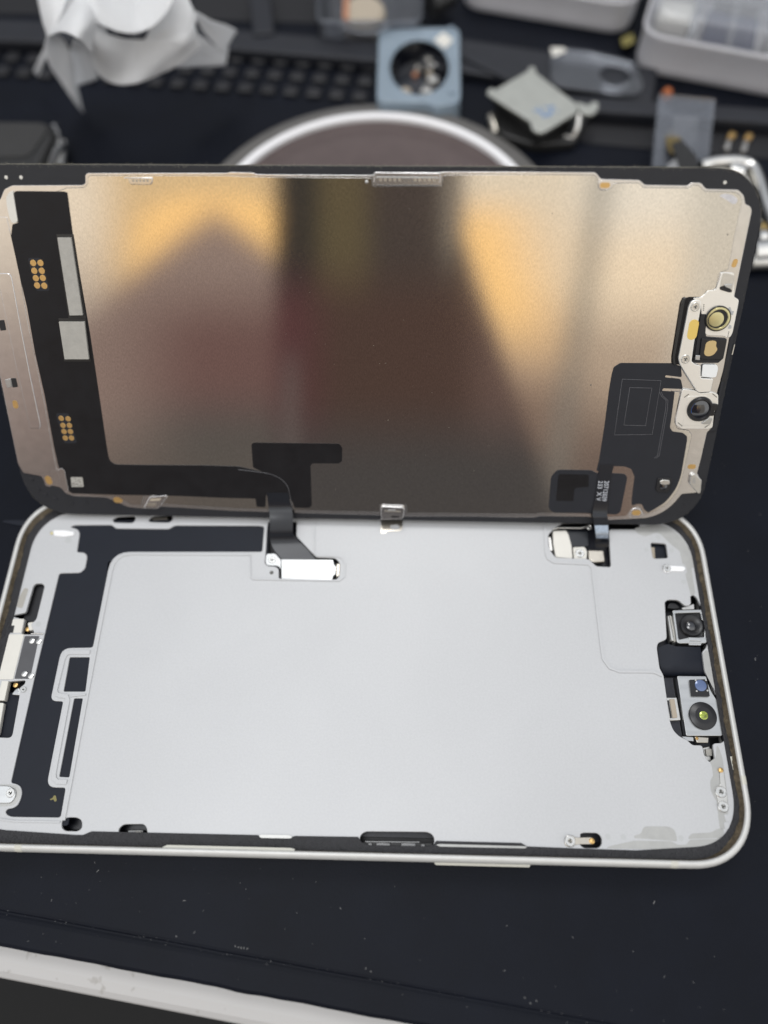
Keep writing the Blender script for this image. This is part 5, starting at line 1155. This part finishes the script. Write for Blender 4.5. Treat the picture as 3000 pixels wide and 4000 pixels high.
# painted reflection of the photographer: dark column with an olive and a brown band, sloping wider to the right below
dark = ss(U, 1.045, 1.10) * (1 - ss(U, edge - .03, edge + .05))
pc_ = cmix(ss(U, 1.18, 1.30), g((50, 48, 46)), g((92, 82, 62)))
pc_ = cmix(ss(U, 1.38, 1.50), pc_, g((70, 62, 58)))
st = band(U, 1.71, 1.745, 1.755, 1.80)
pc_ = cmix(st * (1 - ss(V, .85, 1.2)), pc_, g((124, 116, 106)))
pc_ = cmix(ss(U, 1.78, 1.86), pc_, g((104, 88, 80)))
low = cmix(ss(U, 1.12, 1.35), g((84, 56, 57)), g((76, 60, 54)))
low = cmix(ss(U, 1.75, 1.95), low, g((96, 78, 72)))
pc_ = cmix(ss(V, .95, 1.25), pc_, low)
pc_ = cmix(ss(V, 1.5, 1.85), pc_, g((70, 67, 66)))
pc_ = cmix(band(U, 1.09, 1.12, 1.14, 1.19) * ss(V, 1.3, 1.5) * .6, pc_, g((104, 98, 94)))
col = cmix(dark, col, pc_)
# everything else: a neutral room, brighter above
dz = nt.nodes.new('ShaderNodeSeparateXYZ'); nt.links.new(tcw.outputs['Generated'], dz.inputs[0])
dX, dY, dZ = E_(dz.outputs[0]), E_(dz.outputs[1]), E_(dz.outputs[2])
amb = cmix(ss(dZ, -.1, .3), (.02, .02, .022), (.17, .175, .19))
amb = cmix(ss(dZ, .45, .85), amb, (.56, .585, .63))
amb = cmix(ss(dY, .25, -.35) * ss(dZ, -.15, .25), amb, (1.05, 1.05, 1.05))
inside = ss(zz, .35, .55) * ss(U, -.9, -.3) * (1 - ss(U, 3.3, 3.9)) * ss(V, .25, .55) * (1 - ss(V, 2.1, 2.5))
fin = cmix(inside, amb, col)
bg = nt.nodes.new('ShaderNodeBackground'); nt.links.new(fin.s, bg.inputs[0]); bg.inputs[1].default_value = 1.0
ow = nt.nodes.new('ShaderNodeOutputWorld'); nt.links.new(bg.outputs[0], ow.inputs[0])

def area(name, loc, target, size, power, color):
    ld = bpy.data.lights.new(name, 'AREA'); ld.energy = power; ld.color = color; ld.shape = 'DISK'; ld.size = size
    o = bpy.data.objects.new(name, ld); C_.objects.link(o); o.location = loc
    o.rotation_euler = (Vector(target) - Vector(loc)).to_track_quat('-Z', 'Y').to_euler()
    return o
area('ceiling_lamp', (.03, .54, 1.02), (0, 0, 0), .38, 2.1, (1.0, .99, .97))
area('overhead_fill', (-.28, -.12, 1.25), (0, .06, 0), .5, 2.5, (.97, .985, 1.0))  # added fill light from overhead, brightens the tissue and the plate

# ================================================================== CAMERA
cd = bpy.data.cameras.new('camera'); co = bpy.data.objects.new('camera', cd); C_.objects.link(co)
cd.sensor_fit = 'HORIZONTAL'; cd.sensor_width = 36; cd.lens = 36 * F_PX / 3000
cd.clip_start = .005; cd.clip_end = 20
co.matrix_world = Matrix.Translation(CP * MM) @ CR.to_4x4()
cd.dof.use_dof = True; cd.dof.focus_distance = .141; cd.dof.aperture_fstop = 7.5; cd.dof.aperture_blades = 0
sc.camera = co
sc.view_settings.view_transform = 'Standard'; sc.view_settings.look = 'None'; sc.view_settings.exposure = .3; sc.view_settings.gamma = 1
sc.view_settings.use_curve_mapping = False
sc.render.resolution_x, sc.render.resolution_y = 768, 1024
sc.cycles.max_bounces = 10; sc.cycles.transparent_max_bounces = 16; sc.cycles.use_denoising = True
sc.cycles.caustics_reflective = False; sc.cycles.caustics_refractive = False
